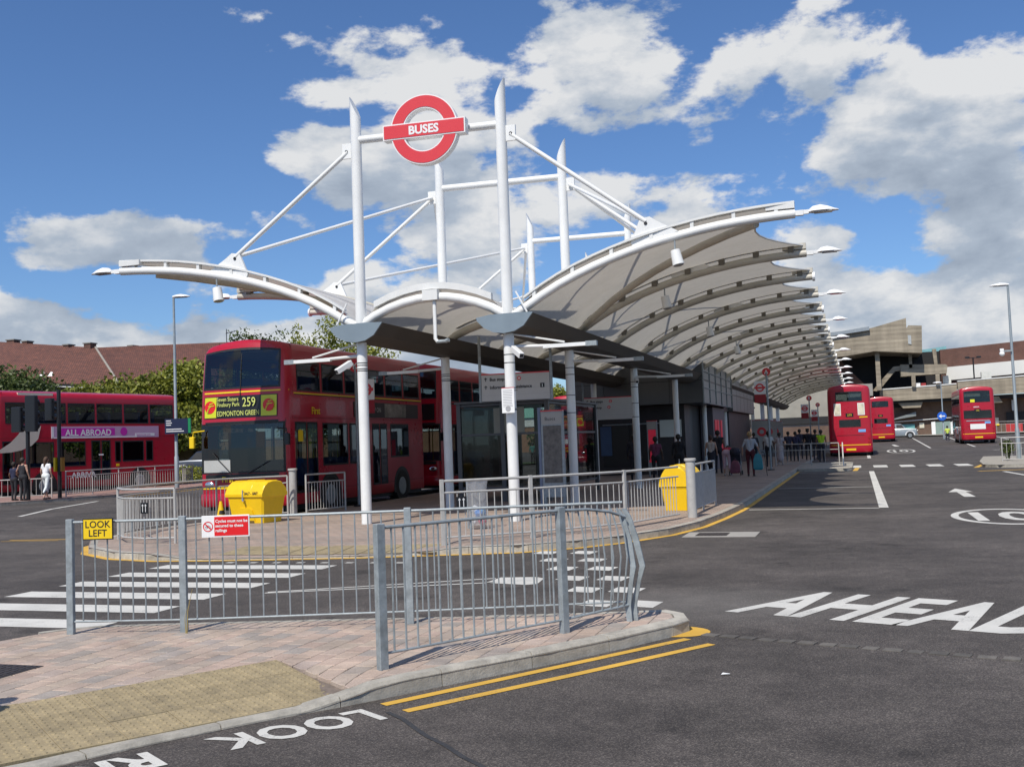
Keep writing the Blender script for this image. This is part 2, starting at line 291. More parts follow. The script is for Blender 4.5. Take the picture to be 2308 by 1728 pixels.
PAINTW=worn_paint('white_road_paint',(.60,.585,.54)); PAINTY=worn_paint('yellow_road_paint',(.66,.39,.055))
KERB=mat('kerb_concrete',(.38,.355,.305),.85,0,.22,7,bump=.35,bscale=60,island=.14,dirt=.5)
TACT=mat('buff_tactile_concrete',(.30,.24,.14),.85,0,.2,12,bump=.3,bscale=90,island=.10,dirt=.45)
SETT=mat('granite_sett',(.11,.10,.088),.85,0,.25,10,bump=.4,bscale=60,island=.3,dirt=.5)
BASE=mat('paving_joint_sand',(.17,.135,.11),.95,0,.3,12)
CHROME=mat('bright_metal',(.62,.63,.64),.2,.9,.05,6)
CLAD=mat('dark_grey_cladding',(.10,.102,.105),.4,.2,.08,2,island=.12)
CLAD2=mat('grey_cladding',(.26,.255,.25),.45,.2,.08,2,island=.08)
LAMPW=mat('white_lamp_shell',(.86,.86,.85),.25,0,0)
LENSM=mat('lamp_lens',(.35,.36,.37),.1,0,0)
BARK=mat('bark',(.07,.052,.035),.9,0,.3,6,bump=.5)
LEAFA=leafmat('olive_leaves',(.050,.072,.010),(.23,.24,.03))
LEAFB=leafmat('dark_leaves',(.028,.055,.014),(.10,.13,.03))
LEAFC=leafmat('bright_leaves',(.08,.11,.012),(.30,.31,.04))
# ---------------------------------------------------------------- mesh builder
class MB:
    def __init__(s): s.v=[]; s.f=[]; s.m=[]; s.mi=0
    def add(s,vs,fs):
        o=len(s.v); s.v+= [tuple(v) for v in vs]; s.f+=[tuple(o+i for i in f) for f in fs]; s.m+=[s.mi]*len(fs); return s
    def box(s,x0,x1,y0,y1,z0,z1):
        return s.add([(x0,y0,z0),(x1,y0,z0),(x1,y1,z0),(x0,y1,z0),(x0,y0,z1),(x1,y0,z1),(x1,y1,z1),(x0,y1,z1)],
            [(0,3,2,1),(4,5,6,7),(0,1,5,4),(1,2,6,5),(2,3,7,6),(3,0,4,7)])
    def bbox(s,x0,x1,y0,y1,z0,z1,b=.01):
        # box with bevelled vertical edges and top
        pl=lambda i:[(x0+b,y0+i),(x1-b,y0+i),(x1-i,y0+b),(x1-i,y1-b),(x1-b,y1-i),(x0+b,y1-i),(x0+i,y1-b),(x0+i,y0+b)]
        r=[[(x,y,z0) for x,y in pl(0)],[(x,y,z1-b) for x,y in pl(0)],[(x,y,z1) for x,y in [(x0+b,y0+b),(x1-b,y0+b),(x1-b,y0+b),(x1-b,y1-b),(x1-b,y1-b),(x0+b,y1-b),(x0+b,y1-b),(x0+b,y0+b)]]]
        vs=r[0]+r[1]+r[2]; fs=[]
        for k in range(2):
            for i in range(8): j=(i+1)%8; fs.append((k*8+i,k*8+j,(k+1)*8+j,(k+1)*8+i))
        fs.append(tuple(range(16,24))); fs.append(tuple(range(7,-1,-1)))
        return s.add(vs,fs)
    def loft(s,rings,cap=True,closed=True):
        n=len(rings[0]); vs=[p for r in rings for p in r]; fs=[]
        for k in range(len(rings)-1):
            for i in range(n if closed else n-1):
                j=(i+1)%n; fs.append((k*n+i,k*n+j,(k+1)*n+j,(k+1)*n+i))
        if cap: fs.append(tuple(range(n-1,-1,-1))); fs.append(tuple(range((len(rings)-1)*n,len(rings)*n)))
        return s.add(vs,fs)
    def tube(s,pts,r,n=10,cap=True):
        pts=[Vector(p) for p in pts]; rs=r if isinstance(r,(list,tuple)) else [r]*len(pts); rings=[]
        prev=None
        for i,p in enumerate(pts):
            d=(pts[min(i+1,len(pts)-1)]-pts[max(i-1,0)]).normalized()
            if prev is None: u=d.orthogonal().normalized()
            else: u=(prev-d*prev.dot(d)).normalized()
            prev=u; w=d.cross(u)
            rings.append([tuple(p+(u*math.cos(2*PI*k/n)+w*math.sin(2*PI*k/n))*rs[i]) for k in range(n)])
        return s.loft(rings,cap)
    def cyl(s,p,r,h,n=16,r2=None):
        x,y,z=p; return s.tube([(x,y,z),(x,y,z+h)],[r,r if r2 is None else r2],n)
    def prism(s,poly,t):
        # poly: list of 3d points, extruded by vector t
        n=len(poly); t=Vector(t); a=[tuple(Vector(p)) for p in poly]; b=[tuple(Vector(p)+t) for p in poly]
        return s.add(a+b,[tuple(range(n-1,-1,-1)),tuple(range(n,2*n))]+[(i,(i+1)%n,n+(i+1)%n,n+i) for i in range(n)])
    def quad(s,*p): return s.add(p,[tuple(range(len(p)))])
    def ell(s,c,r,nu=12,nv=8):
        rings=[]
        for j in range(nv+1):
            t=-PI/2+PI*j/nv; t=max(-PI/2+.02,min(PI/2-.02,t))
            rings.append([(c[0]+r[0]*math.cos(t)*math.cos(2*PI*i/nu),c[1]+r[1]*math.cos(t)*math.sin(2*PI*i/nu),c[2]+r[2]*math.sin(t)) for i in range(nu)])
        return s.loft(rings)
    def mesh(s,name,mats,smooth=False,fix=True):
        me=bpy.data.meshes.new(name); me.from_pydata(s.v,[],s.f)
        mats=mats if isinstance(mats,(list,tuple)) else [mats]
        for m in mats: me.materials.append(m)
        if len(mats)>1: me.polygons.foreach_set('material_index',s.m)
        if fix:
            bm=bmesh.new(); bm.from_mesh(me); bmesh.ops.recalc_face_normals(bm,faces=bm.faces); bm.to_mesh(me); bm.free()
        if smooth:
            me.shade_smooth() if hasattr(me,'shade_smooth') else None
            try: me.set_sharp_from_angle(angle=math.radians(38))
            except Exception: pass
        me.update(); return me
    def build(s,name,mats,parent=None,smooth=False,loc=None,rot=None,fix=True,wl=False):
        if wl and parent is not None:
            l=parent.location; s.v=[(v[0]-l.x,v[1]-l.y,v[2]-l.z) for v in s.v]
        return link(name,s.mesh(name,mats,smooth,fix),parent,loc,rot)
def link(name,me,parent=None,loc=None,rot=None):
    o=bpy.data.objects.new(name,me); S.collection.objects.link(o)
    if parent is not None: o.parent=parent
    if loc is not None: o.location=loc
    if rot is not None: o.rotation_euler=rot
    return o
def thing(name,label,cat,loc=(0,0,0),rz=0,group=None):
    o=link(name,None,None,loc,(0,0,rz)); tag(o,label,cat,group); return o
def tag(o,label,cat=None,group=None):
    o['label']=label
    if cat: o['category']=cat
    if group: o['group']=group
    return o
def struct(o): o['kind']='structure'; return o
def stuff(o): o['kind']='stuff'; return o
KIDS={}
def children(o): return [c for c in S.collection.objects if c.parent==o]
def copy_tree(o,loc=None,rz=None,label=None,parent=None,kids=None):
    kids=kids or KIDS.get(o.name)
    c=o.copy(); S.collection.objects.link(c)
    if parent is not None: c.parent=parent
    if loc is not None: c.location=loc
    if rz is not None: c.rotation_euler[2]=rz
    if label: c['label']=label
    for k in snapshot(o): copy_tree(k,parent=c)
    return c
_snap={}
def snapshot(o):
    if o.name not in _snap: _snap[o.name]=[c for c in bpy.data.objects if c.parent==o]
    return _snap[o.name]
_dg=None
def textmesh(s,size,bold=0,ext=.0,align='LEFT',sx=1,spacing=1):
    cu=bpy.data.curves.new('t','FONT'); cu.body=s; cu.size=size; cu.offset=bold; cu.extrude=ext; cu.align_x=align; cu.space_character=spacing; cu.resolution_u=3
    o=bpy.data.objects.new('t',cu); S.collection.objects.link(o)
    dg=bpy.context.evaluated_depsgraph_get(); dg.update()
    me=bpy.data.meshes.new_from_object(o.evaluated_get(dg)); 
    bpy.data.objects.remove(o); bpy.data.curves.remove(cu)
    if sx!=1:
        for v in me.vertices: v.co.x*=sx
    return me
RF=(PI/2,0,0)      # text facing -Y
RE=(PI/2,0,PI/2)   # text facing +X
RB=(PI/2,0,PI)     # text facing +Y
def text(s,size,m,parent,loc,rot=RF,bold=0,align='LEFT',sx=1,name='lettering',spacing=1,ext=0):
    me=textmesh(s,size,bold,ext,align,sx,spacing); me.materials.clear(); me.materials.append(m); me.name=name
    return link(name,me,parent,loc,rot)
def disc(s,c,r,n=24,face='y',r0=0,off=0):
    # flat disc or ring facing +-Y ('y'), +-X ('x') or up ('z')
    def P(a,q):
        u,w=q*math.cos(a),q*math.sin(a)
        return (c[0]+u,c[1],c[2]+w) if face=='y' else ((c[0],c[1]+u,c[2]+w) if face=='x' else (c[0]+u,c[1]+w,c[2]))
    if r0<=0: s.quad(*[P(2*PI*i/n,r) for i in range(n)])
    else:
        s.add([P(2*PI*i/n,r) for i in range(n)]+[P(2*PI*i/n,r0) for i in range(n)],[(i,(i+1)%n,n+(i+1)%n,n+i) for i in range(n)])
    return s
# ================================================================ GROUND
def sheet(name,poly,hf,m,parent=None,dz=0,xs=(),ys=(),tri=True):
    bm=bmesh.new(); vs=[bm.verts.new((p[0],p[1],0)) for p in poly]; f=bm.faces.new(vs)
    if tri: bmesh.ops.triangulate(bm,faces=[f])
    for x in xs: bmesh.ops.bisect_plane(bm,geom=bm.verts[:]+bm.edges[:]+bm.faces[:],plane_co=(x,0,0),plane_no=(1,0,0))
    for y in ys: bmesh.ops.bisect_plane(bm,geom=bm.verts[:]+bm.edges[:]+bm.faces[:],plane_co=(0,y,0),plane_no=(0,1,0))
    for v in bm.verts: v.co.z=hf(v.co.x,v.co.y)+dz
    bmesh.ops.recalc_face_normals(bm,faces=bm.faces)
    if bm.faces and sum(f.normal.z for f in bm.faces)<0: bmesh.ops.reverse_faces(bm,faces=bm.faces)
    me=bpy.data.meshes.new(name); bm.to_mesh(me); bm.free(); me.materials.append(m)
    return link(name,me,parent)
road=struct(sheet('road',[(-600,-60),(600,-60),(600,1500),(-600,1500)],gz,ASPH,None,0,xs=(-60,-28,-26,-24,-22,-20,60),ys=(0,30,60,100,190)))
gr=mat('distant_ground',(.10,.10,.07),.9,0,.3,.05)
def mark(name,polys,m=PAINTW,dz=.004,label=None,ys=()):
    bm=bmesh.new()
    for poly in polys: bm.faces.new([bm.verts.new((p[0],p[1],0)) for p in poly])
    for y in (60,100)+tuple(ys): bmesh.ops.bisect_plane(bm,geom=bm.verts[:]+bm.edges[:]+bm.faces[:],plane_co=(0,y,0),plane_no=(0,1,0))
    for x in (-20,-24,-28): bmesh.ops.bisect_plane(bm,geom=bm.verts[:]+bm.edges[:]+bm.faces[:],plane_co=(x,0,0),plane_no=(1,0,0))
    for v in bm.verts: v.co.z=gz(v.co.x,v.co.y)+dz
    for f in bm.faces:
        f.normal_update()
        if f.normal.z<0: f.normal_flip()
    me=bpy.data.meshes.new(name); bm.to_mesh(me); bm.free(); me.materials.append(m)
    o=link(name,me,road)
    if label: o['label']=label
    return o
def strip(path,w,side=0):
    # ribbon quads along a 2d path; side 0 centred, +1 to the left of travel, -1 to the right
    P=[Vector((p[0],p[1])) for p in path]; out=[]; L_=[];R_=[]
    for i,p in enumerate(P):
        d=(P[min(i+1,len(P)-1)]-P[max(i-1,0)]).normalized(); n=Vector((-d.y,d.x))
        a=w/2 if side==0 else (w if side>0 else 0); b=w/2 if side==0 else (0 if side>0 else w)
        L_.append(p+n*a); R_.append(p-n*b)
    for i in range(len(P)-1): out.append([L_[i],L_[i+1],R_[i+1],R_[i]])
    return out
# zebra crossing: six bars
for y in (13.58,12.66,11.68,10.72,9.76,8.8):
    j=random.uniform(-.03,.03); mark('zebra_stripe',[[(-10.47,y),(-7.46+j,y),(-7.46+j,y+.47),(-10.47,y+.47)]])
for i in range(8):
    x=-9.6+i*.42; mark('road_stud_marking',[[(x,14.32),(x+.13,14.32),(x+.13,14.43),(x,14.43)]])
# lane divider: nib with two long converging lines
mark('lane_line',strip([(-7.0,11.35),(-4.5,12.72)],.06))
mark('lane_line',strip([(-7.0,11.28),(-4.4,12.34)],.06))
mark('divider_nib',[[(-4.50,12.30),(-3.92,12.16),(-3.80,12.24),(-3.86,12.74),(-4.0,12.86),(-4.46,12.80)]])
# chequered give-way dashes crossing the road
for i in range(6):
    t=i/5.0
    for k,(x0,y0,x1,y1) in enumerate([(-4.72,15.72,-2.72,10.85),(-4.12,15.72,-2.24,10.85)]):
        x=x0+(x1-x0)*t; y=y0+(y1-y0)*t+(0.0); o=.0 if k else -.25*(1 if i%1==0 else 0)
        mark('crossing_block',[[(x-.17,y-.17),(x+.17,y-.26),(x+.21,y+.13),(x-.13,y+.22)]])
# double yellow lines near the nearest kerb
mark('yellow_line',strip([(-3.12,6.46),(-2.3,7.72),(-1.47,9.0)],.085),PAINTY)
mark('yellow_line',strip([(-2.9,6.33),(-2.1,7.5),(-1.24,8.8)],.085),PAINTY)
mark('yellow_kerb_patch',[[(-1.62+.30*math.cos(a),9.32+.26*math.sin(a)) for a in [-PI/2+PI*k/12 for k in range(13)]]],PAINTY)
ISLE=[(-13.95,23.3),(-14.6,22.6),(-15.0,21.0),(-14.95,18.6),(-14.45,17.0),(-13.4,15.7),(-12.2,14.9),(-11.1,14.6),(-10.2,14.66),(-9.1,14.8),(-7.6,15.05),(-6.4,15.4),(-5.2,15.75),(-4.4,16.4),(-3.85,17.15),(-3.25,18.45),(-2.92,20.0),(-2.76,22),(-2.66,24),(-2.62,26)]
mark('yellow_line',strip([(p[0],p[1]) for p in ISLE[2:]]+[(-2.62,50)],.13,-1),PAINTY)
# bus bay lines, right side
mark('bay_line',[[(.36,24.4),(.56,24.4),(.56,46.3),(.36,46.3)]])
mark('bay_line',[[(-2.45,24.4),(.56,24.4),(.56,24.52),(-2.45,24.52)]])
for y in (33.6,46.2): mark('bay_line',[[(-2.45,y),(.36,y),(.36,y+.12),(-2.45,y+.12)]])
mark('bay_line',[[(.48,66),(.68,66),(.68,82),(.48,82)]])
mark('bay_line',[[(-2.3,66),(.48,66),(.48,66.2),(-2.3,66.2)]])
for i in range(6):
    x=-.55+i*1.17; mark('crossing_dash',[[(x,51.0-(x*.25)),(x+.62,50.85-(x*.25)),(x+.62,54.1-(x*.35)),(x,54.2-(x*.35))]])
for a,b,c,d in ((6.53,150,5.16,85),(10.49,147,8.27,85),(11.3,140,9.9,103),(15.1,138,13.3,106),(8.4,75,10.6,78),(5.1,42.8,5.9,30)):
    mark('parking_line',strip([(a,b),(c,d)],.16))
mark('yellow_line',strip([(4.3,43.6),(6.4,44.2)],.3),PAINTY); mark('yellow_line',strip([(4.6,47.4),(5.5,52.5)],.2),PAINTY)
mark('yellow_line',strip([(-.2,47.2),(-.1,50.8)],.2),PAINTY)
# far left road lines
mark('lane_line',strip([(-24.0,25.2),(-25.6,28.3),(-27.1,32.3)],.14)); mark('lane_line',strip([(-17.8,18.4),(-16.4,18.55)],.09),PAINTY)
mark('lane_line',strip([(-17.8,18.15),(-16.4,18.3)],.05),PAINTY)
# arrow, speed roundel and lettering on the road
mark('arrow_marking',[[(2.40,27.9),(2.66,27.9),(2.62,30.0),(2.8,30.0),(2.5,31.7),(2.2,30.0),(2.40,30.0)]])
def ring(cx,cy,rx,ry,w,n=36):
    return [[(cx+rx*math.cos(a),cy+ry*math.sin(a)),(cx+rx*math.cos(b),cy+ry*math.sin(b)),(cx+(rx-w)*math.cos(b),cy+(ry-w*1.5)*math.sin(b)),(cx+(rx-w)*math.cos(a),cy+(ry-w*1.5)*math.sin(a))] for a,b in [(2*PI*i/n,2*PI*(i+1)/n) for i in range(n)]]
mark('speed_limit_roundel',ring(2.62,21.8,1.0,1.9,.14)); mark('speed_limit_roundel',ring(2.85,79.5,.95,5.2,.16,24))
mark('arrow_marking',[[(2.9,94),(3.3,94),(3.1,101),(2.85,101)]]); mark('arrow_marking',[[(4.0,17.5),(4.3,17.5),(4.15,19.6)]])
def roadtext(s,size,sx,x,y,ang,bold,stretch):
    me=textmesh(s,size,bold,0,'LEFT',sx); me.materials.clear(); me.materials.append(PAINTW)
    c,sn=math.cos(ang),math.sin(ang)
    for v in me.vertices:
        a,b=v.co.x,v.co.y*stretch; v.co.x=x+a*c-b*sn; v.co.y=y+a*sn+b*c; v.co.z=gz(v.co.x,v.co.y)+.004
    me.name='painted_word'; return link('painted_word',me,road)
def roadfit(s,org,e1,e2,bold,sp=1.0):
    # lettering fitted to a parallelogram on the road: origin, baseline vector, height vector
    me=textmesh(s,1,bold,0,'LEFT',1,sp); me.materials.clear(); me.materials.append(PAINTW)
    xs=[v.co.x for v in me.vertices]; ys=[v.co.y for v in me.vertices]; x0,x1,y0,y1=min(xs),max(xs),min(ys),max(ys)
    for v in me.vertices:
        a=(v.co.x-x0)/(x1-x0); b=(v.co.y-y0)/(y1-y0); v.co.x=org[0]+e1[0]*a+e2[0]*b; v.co.y=org[1]+e1[1]*a+e2[1]*b; v.co.z=gz(v.co.x,v.co.y)+.004
    me.name='painted_word'; return link('painted_word',me,road)
roadfit('AHEAD',(-1.33,10.44),(2.68,-1.02),(.64,1.44),.030)['label']='white AHEAD lettering on the road'
roadfit('LOOK',(-3.22,6.33),(-.64,-.84),(.29,-.19),.030,1.08)['label']='white LOOK lettering, upside down beside the near kerb'
roadfit('RIGHT',(-4.04,5.20),(-.66,-.92),(.29,-.19),.030)['label']='white RIGHT lettering, cut by the bottom of the picture'
roadfit('10',(2.0,20.75),(1.15,0),(0,2.1),.02); roadfit('10',(2.35,77.0),(1.0,0),(0,5.2),.02)
# ---------------------------------------------------------------- pavements
def clip_path(poly,inset): return poly
def kerb_run(parent,path,hf,h_top,w=.13,seg=.9,drop=-.02,name='kerb_stone',mm=KERB,gap=.008,face=None):
    # stones along the path (outline edge); body lies to the LEFT of the travel direction
    P=[Vector((p[0],p[1])) for p in path]; L=[0]
    for i in range(1,len(P)): L.append(L[-1]+(P[i]-P[i-1]).length)
    def pt(s):
        s=clamp(s,0,L[-1]); i=0
        while i<len(L)-2 and L[i+1]<s: i+=1
        t=(s-L[i])/(L[i+1]-L[i]); p=P[i].lerp(P[i+1],t)
        d0=(P[min(i+1,len(P)-1)]-P[i]).normalized()
        e=.12; 
        j=i+1 if (t>.5 and i+2<len(P)) else (i-1 if (t<=.5 and i>0) else i)
        d1=(P[j+1]-P[j]).normalized(); k=abs(t-.5); d=(d0*(1-k)+d1*k).normalized()
        return p,Vector((-d.y,d.x))
    n=max(1,round(L[-1]/seg))
    for a in range(n):
        s0=L[-1]*a/n+gap/2; s1=L[-1]*(a+1)/n-gap/2; sub=3; b=MB(); rings=[]
        jit=random.uniform(-.003,.003)
        for q in range(sub+1):
            p,nn=pt(s0+(s1-s0)*q/sub); top=h_top(p.x,p.y)+jit; base=hf(p.x,p.y)+drop
            prof=[(0-.0,base),(.004,top-.022),(.022,top),(w,top),(w,base)]
            rings.append([(p.x+nn.x*u,p.y+nn.y*u,z) for u,z in prof])
        b.loft(rings); b.build(name,mm,parent)
def tone_attr(me):
    at_=me.attributes.new('tone','FLOAT','FACE')
    return at_
# near pavement -----------------------------------------------------------
KE=[(-7.0,.9),(-5.6,3.0),(-4.41,4.79),(-4.19,5.2),(-3.92,5.62),(-3.62,6.06),(-3.3,6.46),(-3.05,6.85),(-2.81,7.2),(-2.35,7.85),(-1.94,8.5),(-1.56,9.18),(-1.50,9.38),(-1.58,9.62),(-1.78,9.80)]
BK=[(-3.0,9.4),(-4.56,9.02),(-6.28,8.62),(-7.15,8.36),(-7.42,8.0),(-7.9,6.4),(-8.6,2.0),(-8.9,.9)]
kd=Vector((.56,.83)).normalized(); kn=Vector((-kd.y,kd.x))
K0=Vector((-3.30,6.46))
def near_h(x,y):
    v=Vector((x,y))-K0; s=v.dot(kd); t=v.dot(kn)
    d=.03+.09*clamp(t/1.15); a=clamp(-s/.55+.35)
    return .12*(1-a)+d*a
poly=KE+BK
pav=struct(sheet('near_pavement',poly,near_h,BASE,None,-.030,xs=[-8+i*.25 for i in range(26)],ys=[1+i*.25 for i in range(36)]))
kerb_run(pav,KE,gz,near_h,seg=.85)
kerb_run(pav,[KE[-1]]+BK[:5],gz,near_h,w=.10,seg=.85,name='edging_stone')
def inset(poly,d):
    out=[]; n=len(poly)
    P=[Vector(p) for p in poly]
    for i in range(n):
        a=(P[i]-P[i-1]).normalized(); b=(P[(i+1)%n]-P[i]).normalized()
        na=Vector((-a.y,a.x)); nb=Vector((-b.y,b.x)); m=(na+nb).normalized(); k=max(.5,m.dot(na))
        out.append(P[i]+m*(d/k))
    return out
inner=inset(poly,.14)
def clip(sub,cl):
    # Sutherland-Hodgman against ccw polygon
    out=[Vector(p) for p in sub]; n=len(cl)
    for i in range(n):
        A=Vector(cl[i]); B=Vector(cl[(i+1)%n]); e=B-A
        if e.length<1e-6: continue
        side=lambda p:(e.x*(p.y-A.y)-e.y*(p.x-A.x))
        src=out; out=[]
        for j in range(len(src)):
            p,q=src[j-1],src[j]; sp,sq=side(p),side(q)
            if sp>=0:
                if sq>=0: out.append(q)
                else: out.append(p.lerp(q,sp/(sp-sq)))
            elif sq>=0:
                out.append(p.lerp(q,sp/(sp-sq))); out.append(q)
        if len(out)<3: return []
    return out
def hull(P):
    P=sorted(set((round(p[0],4),round(p[1],4)) for p in P)); 
    def half(P):
        h=[]
        for p in P:
            while len(h)>1 and (h[-1][0]-h[-2][0])*(p[1]-h[-2][1])-(h[-1][1]-h[-2][1])*(p[0]-h[-2][0])<=0: h.pop()
            h.append(p)
        return h
    a=half(P); b=half(P[::-1]); return a[:-1]+b[:-1]
CV=hull(inner)
# tactile area: frame (s along kerb, t inwards)
TS0,TS1,TT0,TT1=-9.0,-.02,.135,1.24
def tact(s,t): return K0+kd*s+kn*t
def to_st(p): v=Vector((p[0],p[1]))-K0; return v.dot(kd),v.dot(kn)
def block_poly(b,zf,th=.03,g=.0):
    c=Vector((sum(p.x for p in b)/len(b),sum(p.y for p in b)/len(b)))
    a=[c+(p-c)*(1-g) for p in b]; tip=[c+(p-c)*(1-g-.05) for p in b]
    return a,tip
blocks=[]
BW,BL=.165,.235
for i in range(-62,10):
    x=i*BW
    for j in range(0,46):
        y=j*BL+(BL/2 if i%2 else 0)
        if x>-1.4 or x<-9.5: continue
        q=[Vector((x,y)),Vector((x+BW,y)),Vector((x+BW,y+BL)),Vector((x,y+BL))]
        cc=(x+BW/2,y+BL/2); s,t=to_st(cc)
        if s<TS1+.02 and t<TT1+.02 and s>TS0:
            if all(to_st(p)[1]<TT1 and to_st(p)[0]<TS1 for p in q): continue
        r=clip(q,CV)
        if len(r)<3: continue
        st=[to_st(p) for p in r]
        if min(a for a,_ in st)<TS1 and min(b for _,b in st)<TT1 and max(a for a,_ in st)>TS0:
            # keep the part beyond the tactile area
            hp=clip(r,[tact(-20,TT1+.008),tact(-20,20),tact(TS1+.01,20),tact(TS1+.01,TT1+.008)][::-1])
            hq=clip(r,[tact(TS1+.01,-20),tact(20,-20),tact(20,20),tact(TS1+.01,20)])
            for h in (hp,hq):
                if len(h)>=3: blocks.append(h)
            continue
        blocks.append(r)
def area(b): return abs(sum(b[i-1].x*b[i].y-b[i].x*b[i-1].y for i in range(len(b))))/2
blocks=[b for b in blocks if area(b)>.0012]
def infront(b):
    c=sum(b,Vector((0,0)))/len(b); v=AX[0]*c.x+AX[1]*c.y+AX[2]*(0)  # rough
    # camera-space test
    w=Vector((c.x,c.y,.12-CAMH)); X=Vector((AX[0].x,AX[1].x,AX[2].x)); Z=Vector((AX[0].z,AX[1].z,AX[2].z))
    return abs(w.dot(X))<-w.dot(Z)*.54 and -w.dot(Z)>3.5
vis=[b for b in blocks if infront(b)]; vis.sort(key=lambda b:(sum(b,Vector((0,0)))/len(b)).length)
def block_mesh(mb,b):
    c=sum(b,Vector((0,0)))/len(b); jz=random.uniform(-.0015,.0015); g=.0035
    lo=[];md=[];up=[]
    for p in b:
        d=(p-c); l=d.length; a=c+d*(1-g/l*1.2); t=c+d*(1-(g+.006)/l*1.2)
        h=near_h(a.x,a.y)+jz
        lo.append((a.x,a.y,h-.04)); md.append((a.x,a.y,h-.004)); up.append((t.x,t.y,h))
    n=len(b); mb.add(lo+md+up,[(k*n+i,k*n+(i+1)%n,(k+1)*n+(i+1)%n,(k+1)*n+i) for k in range(2) for i in range(n)]+[tuple(range(2*n,3*n))])
for b in vis[:300]:
    m=MB(); block_mesh(m,b); me=m.mesh('paving_block',PAVE); at_=me.attributes.new('tone','FLOAT','FACE'); link('paving_block',me,pav)
m=MB(); tones=[]
for b in vis[300:]:
    k=len(m.f); block_mesh(m,b); tones+=[random.random()]*(len(m.f)-k)
if m.f:
    me=m.mesh('paving_blocks',PAVE,fix=False); at_=me.attributes.new('tone','FLOAT','FACE'); at_.data.foreach_set('value',tones); stuff(link('paving_blocks',me,pav))
# tactile slabs (shared mesh with blisters)
TW=(TT1-TT0)/3; b=MB(); g=.004; b.bbox(.002,TW-.002,.002,TW-.002,-.05,0,.002)
for i in range(6):
    for j in range(6):
        cx,cy=TW*(i+.5)/6,TW*(j+.5)/6; r0,r1=.016,.010
        b.loft([[(cx+r*math.cos(2*PI*k/8),cy+r*math.sin(2*PI*k/8),z) for k in range(8)] for r,z in ((r0,-.001),(r1,.0055))])
slabme=b.mesh('tactile_slab',TACT)
n=0
for i in range(13):
    for j in range(3):
        s=TS1-(i+1)*TW; t=TT0+j*TW; p=tact(s,t); z=.03+.09*clamp(t/1.15)
        o=link('tactile_slab',slabme,pav,(p.x,p.y,near_h(p.x,p.y)+random.uniform(-.002,.002)))
        sl_=math.atan2(.09,1.15) if t<1.15 else 0
        o.rotation_mode='QUATERNION'; ez=Matrix.Rotation(math.atan2(kd.y,kd.x),4,'Z')@Matrix.Rotation(sl_,4,'X'); o.rotation_quaternion=ez.to_quaternion()
# iron cover at the left edge of the near pavement
ic=mat('cast_iron',(.055,.045,.042),.6,.3,.3,30,bump=.5,bscale=70)
o=thing('inspection_cover','rusty rectangular iron cover in the paving at the left edge','cover',(-6.25,6.45,near_h(-6.2,6.45)))
b=MB(); b.box(-.35,.12,-.22,.22,-.02,.004); b.build('frame',ic,o); b=MB(); b.box(-.32,.09,-.19,.19,.0,.007)
for i in range(6):
    for j in range(5): b.box(-.30+i*.065,-.27+i*.065,-.17+j*.075,-.12+j*.075,.007,.010)
b.build('lid',ic,o)
# row of granite setts across the carriageway
for i in range(34):
    t=i/33.; x=-1.30+t*5.4; y=9.20-t*1.75+.35*(t*t); 
    b=MB(); w=.13+random.uniform(-.02,.02); b.box(-w/2,w/2,-.055,.055,-.02,.006+random.uniform(-.002,.003)); o=b.build('granite_sett',SETT,road,loc=(x,y,0),rot=(0,0,-.3+random.uniform(-.08,.08)))
# kerbside gully
o=thing('drain_cover','iron drain cover in a pale concrete surround beside the platform kerb','cover',(-2.35,18.5,0))
b=MB(); b.box(-.62,.62,-.45,.45,-.02,.005); b.build('surround',mat('gully_concrete',(.33,.31,.28),.8),o); b=MB(); b.box(-.42,.12,-.28,.28,0,.010)
for i in range(7): b.box(-.40+i*.07,-.37+i*.07,-.24,.24,.010,.014)
b.build('grating',ic,o)
# dark tar repair line and small litter are part of the road surface
tar=mat('tar_seam',(.035,.034,.034),.6,0,.3,8)
rp=[(-3.35,6.1)]; 
for i in range(14): rp.append((-3.02+i*.17+random.uniform(-.02,.02),6.28-i*.16+random.uniform(-.03,.03)))
mark('tar_seam',strip(rp[1:],.035),tar)
# ---------------------------------------------------------------- bus platform
def isle_h(x,y):
    a=clamp((x+11.3)/.8)*clamp((-6.0-x)/.8); fy=14.75+(x+9)*.12 if x>-9.5 else 14.7
    d=clamp((y-fy)/1.4); return .12-.09*a*(1-d)
IS=ISLE+[(-2.62,104),(-13.85,104),(-13.85,24.0)]
plat=struct(sheet('bus_platform',IS,isle_h,PAVEP,None,-.003,xs=[-12+i*.7 for i in range(10)],ys=[15,15.5,16,16.5,17,18,60,104]))
kerb_run(plat,ISLE[::1]+[(-2.62,60)],gz,isle_h,w=.15,seg=.95)
kerb_run(plat,[(-2.62,60),(-2.62,104)],gz,isle_h,w=.15,seg=5)
kerb_run(plat,[(-13.85,60),(-13.85,24.0),(-13.95,23.3)],gz,isle_h,w=.15,seg=3)
for i in range(9):
    for j in range(2):
        b=MB(); x=-10.2+i*.42; y=15.02+j*.42+max(0,(x+9))*.13; zz=[isle_h(x,y),isle_h(x,y+.42)]
        b.add([(x+.004,y,zz[0]+.004),(x+.416,y,zz[0]+.004),(x+.416,y+.412,zz[1]+.004),(x+.004,y+.412,zz[1]+.004)],[(0,1,2,3)]); b.build('tactile_slab',TACT,plat)
# peninsula between the bays, with its own kerb
PN=[(-2.6,47.6),(-.55,47.2),(-.3,48.2),(-.3,56),(-.6,57),(-2.6,57)]
pen=struct(sheet('bay_island',PN,lambda x,y:.12,mat('pale_island_concrete',(.34,.31,.26),.85,0,.2,4)))
kerb_run(pen,PN,gz,lambda x,y:.125,seg=1.2)
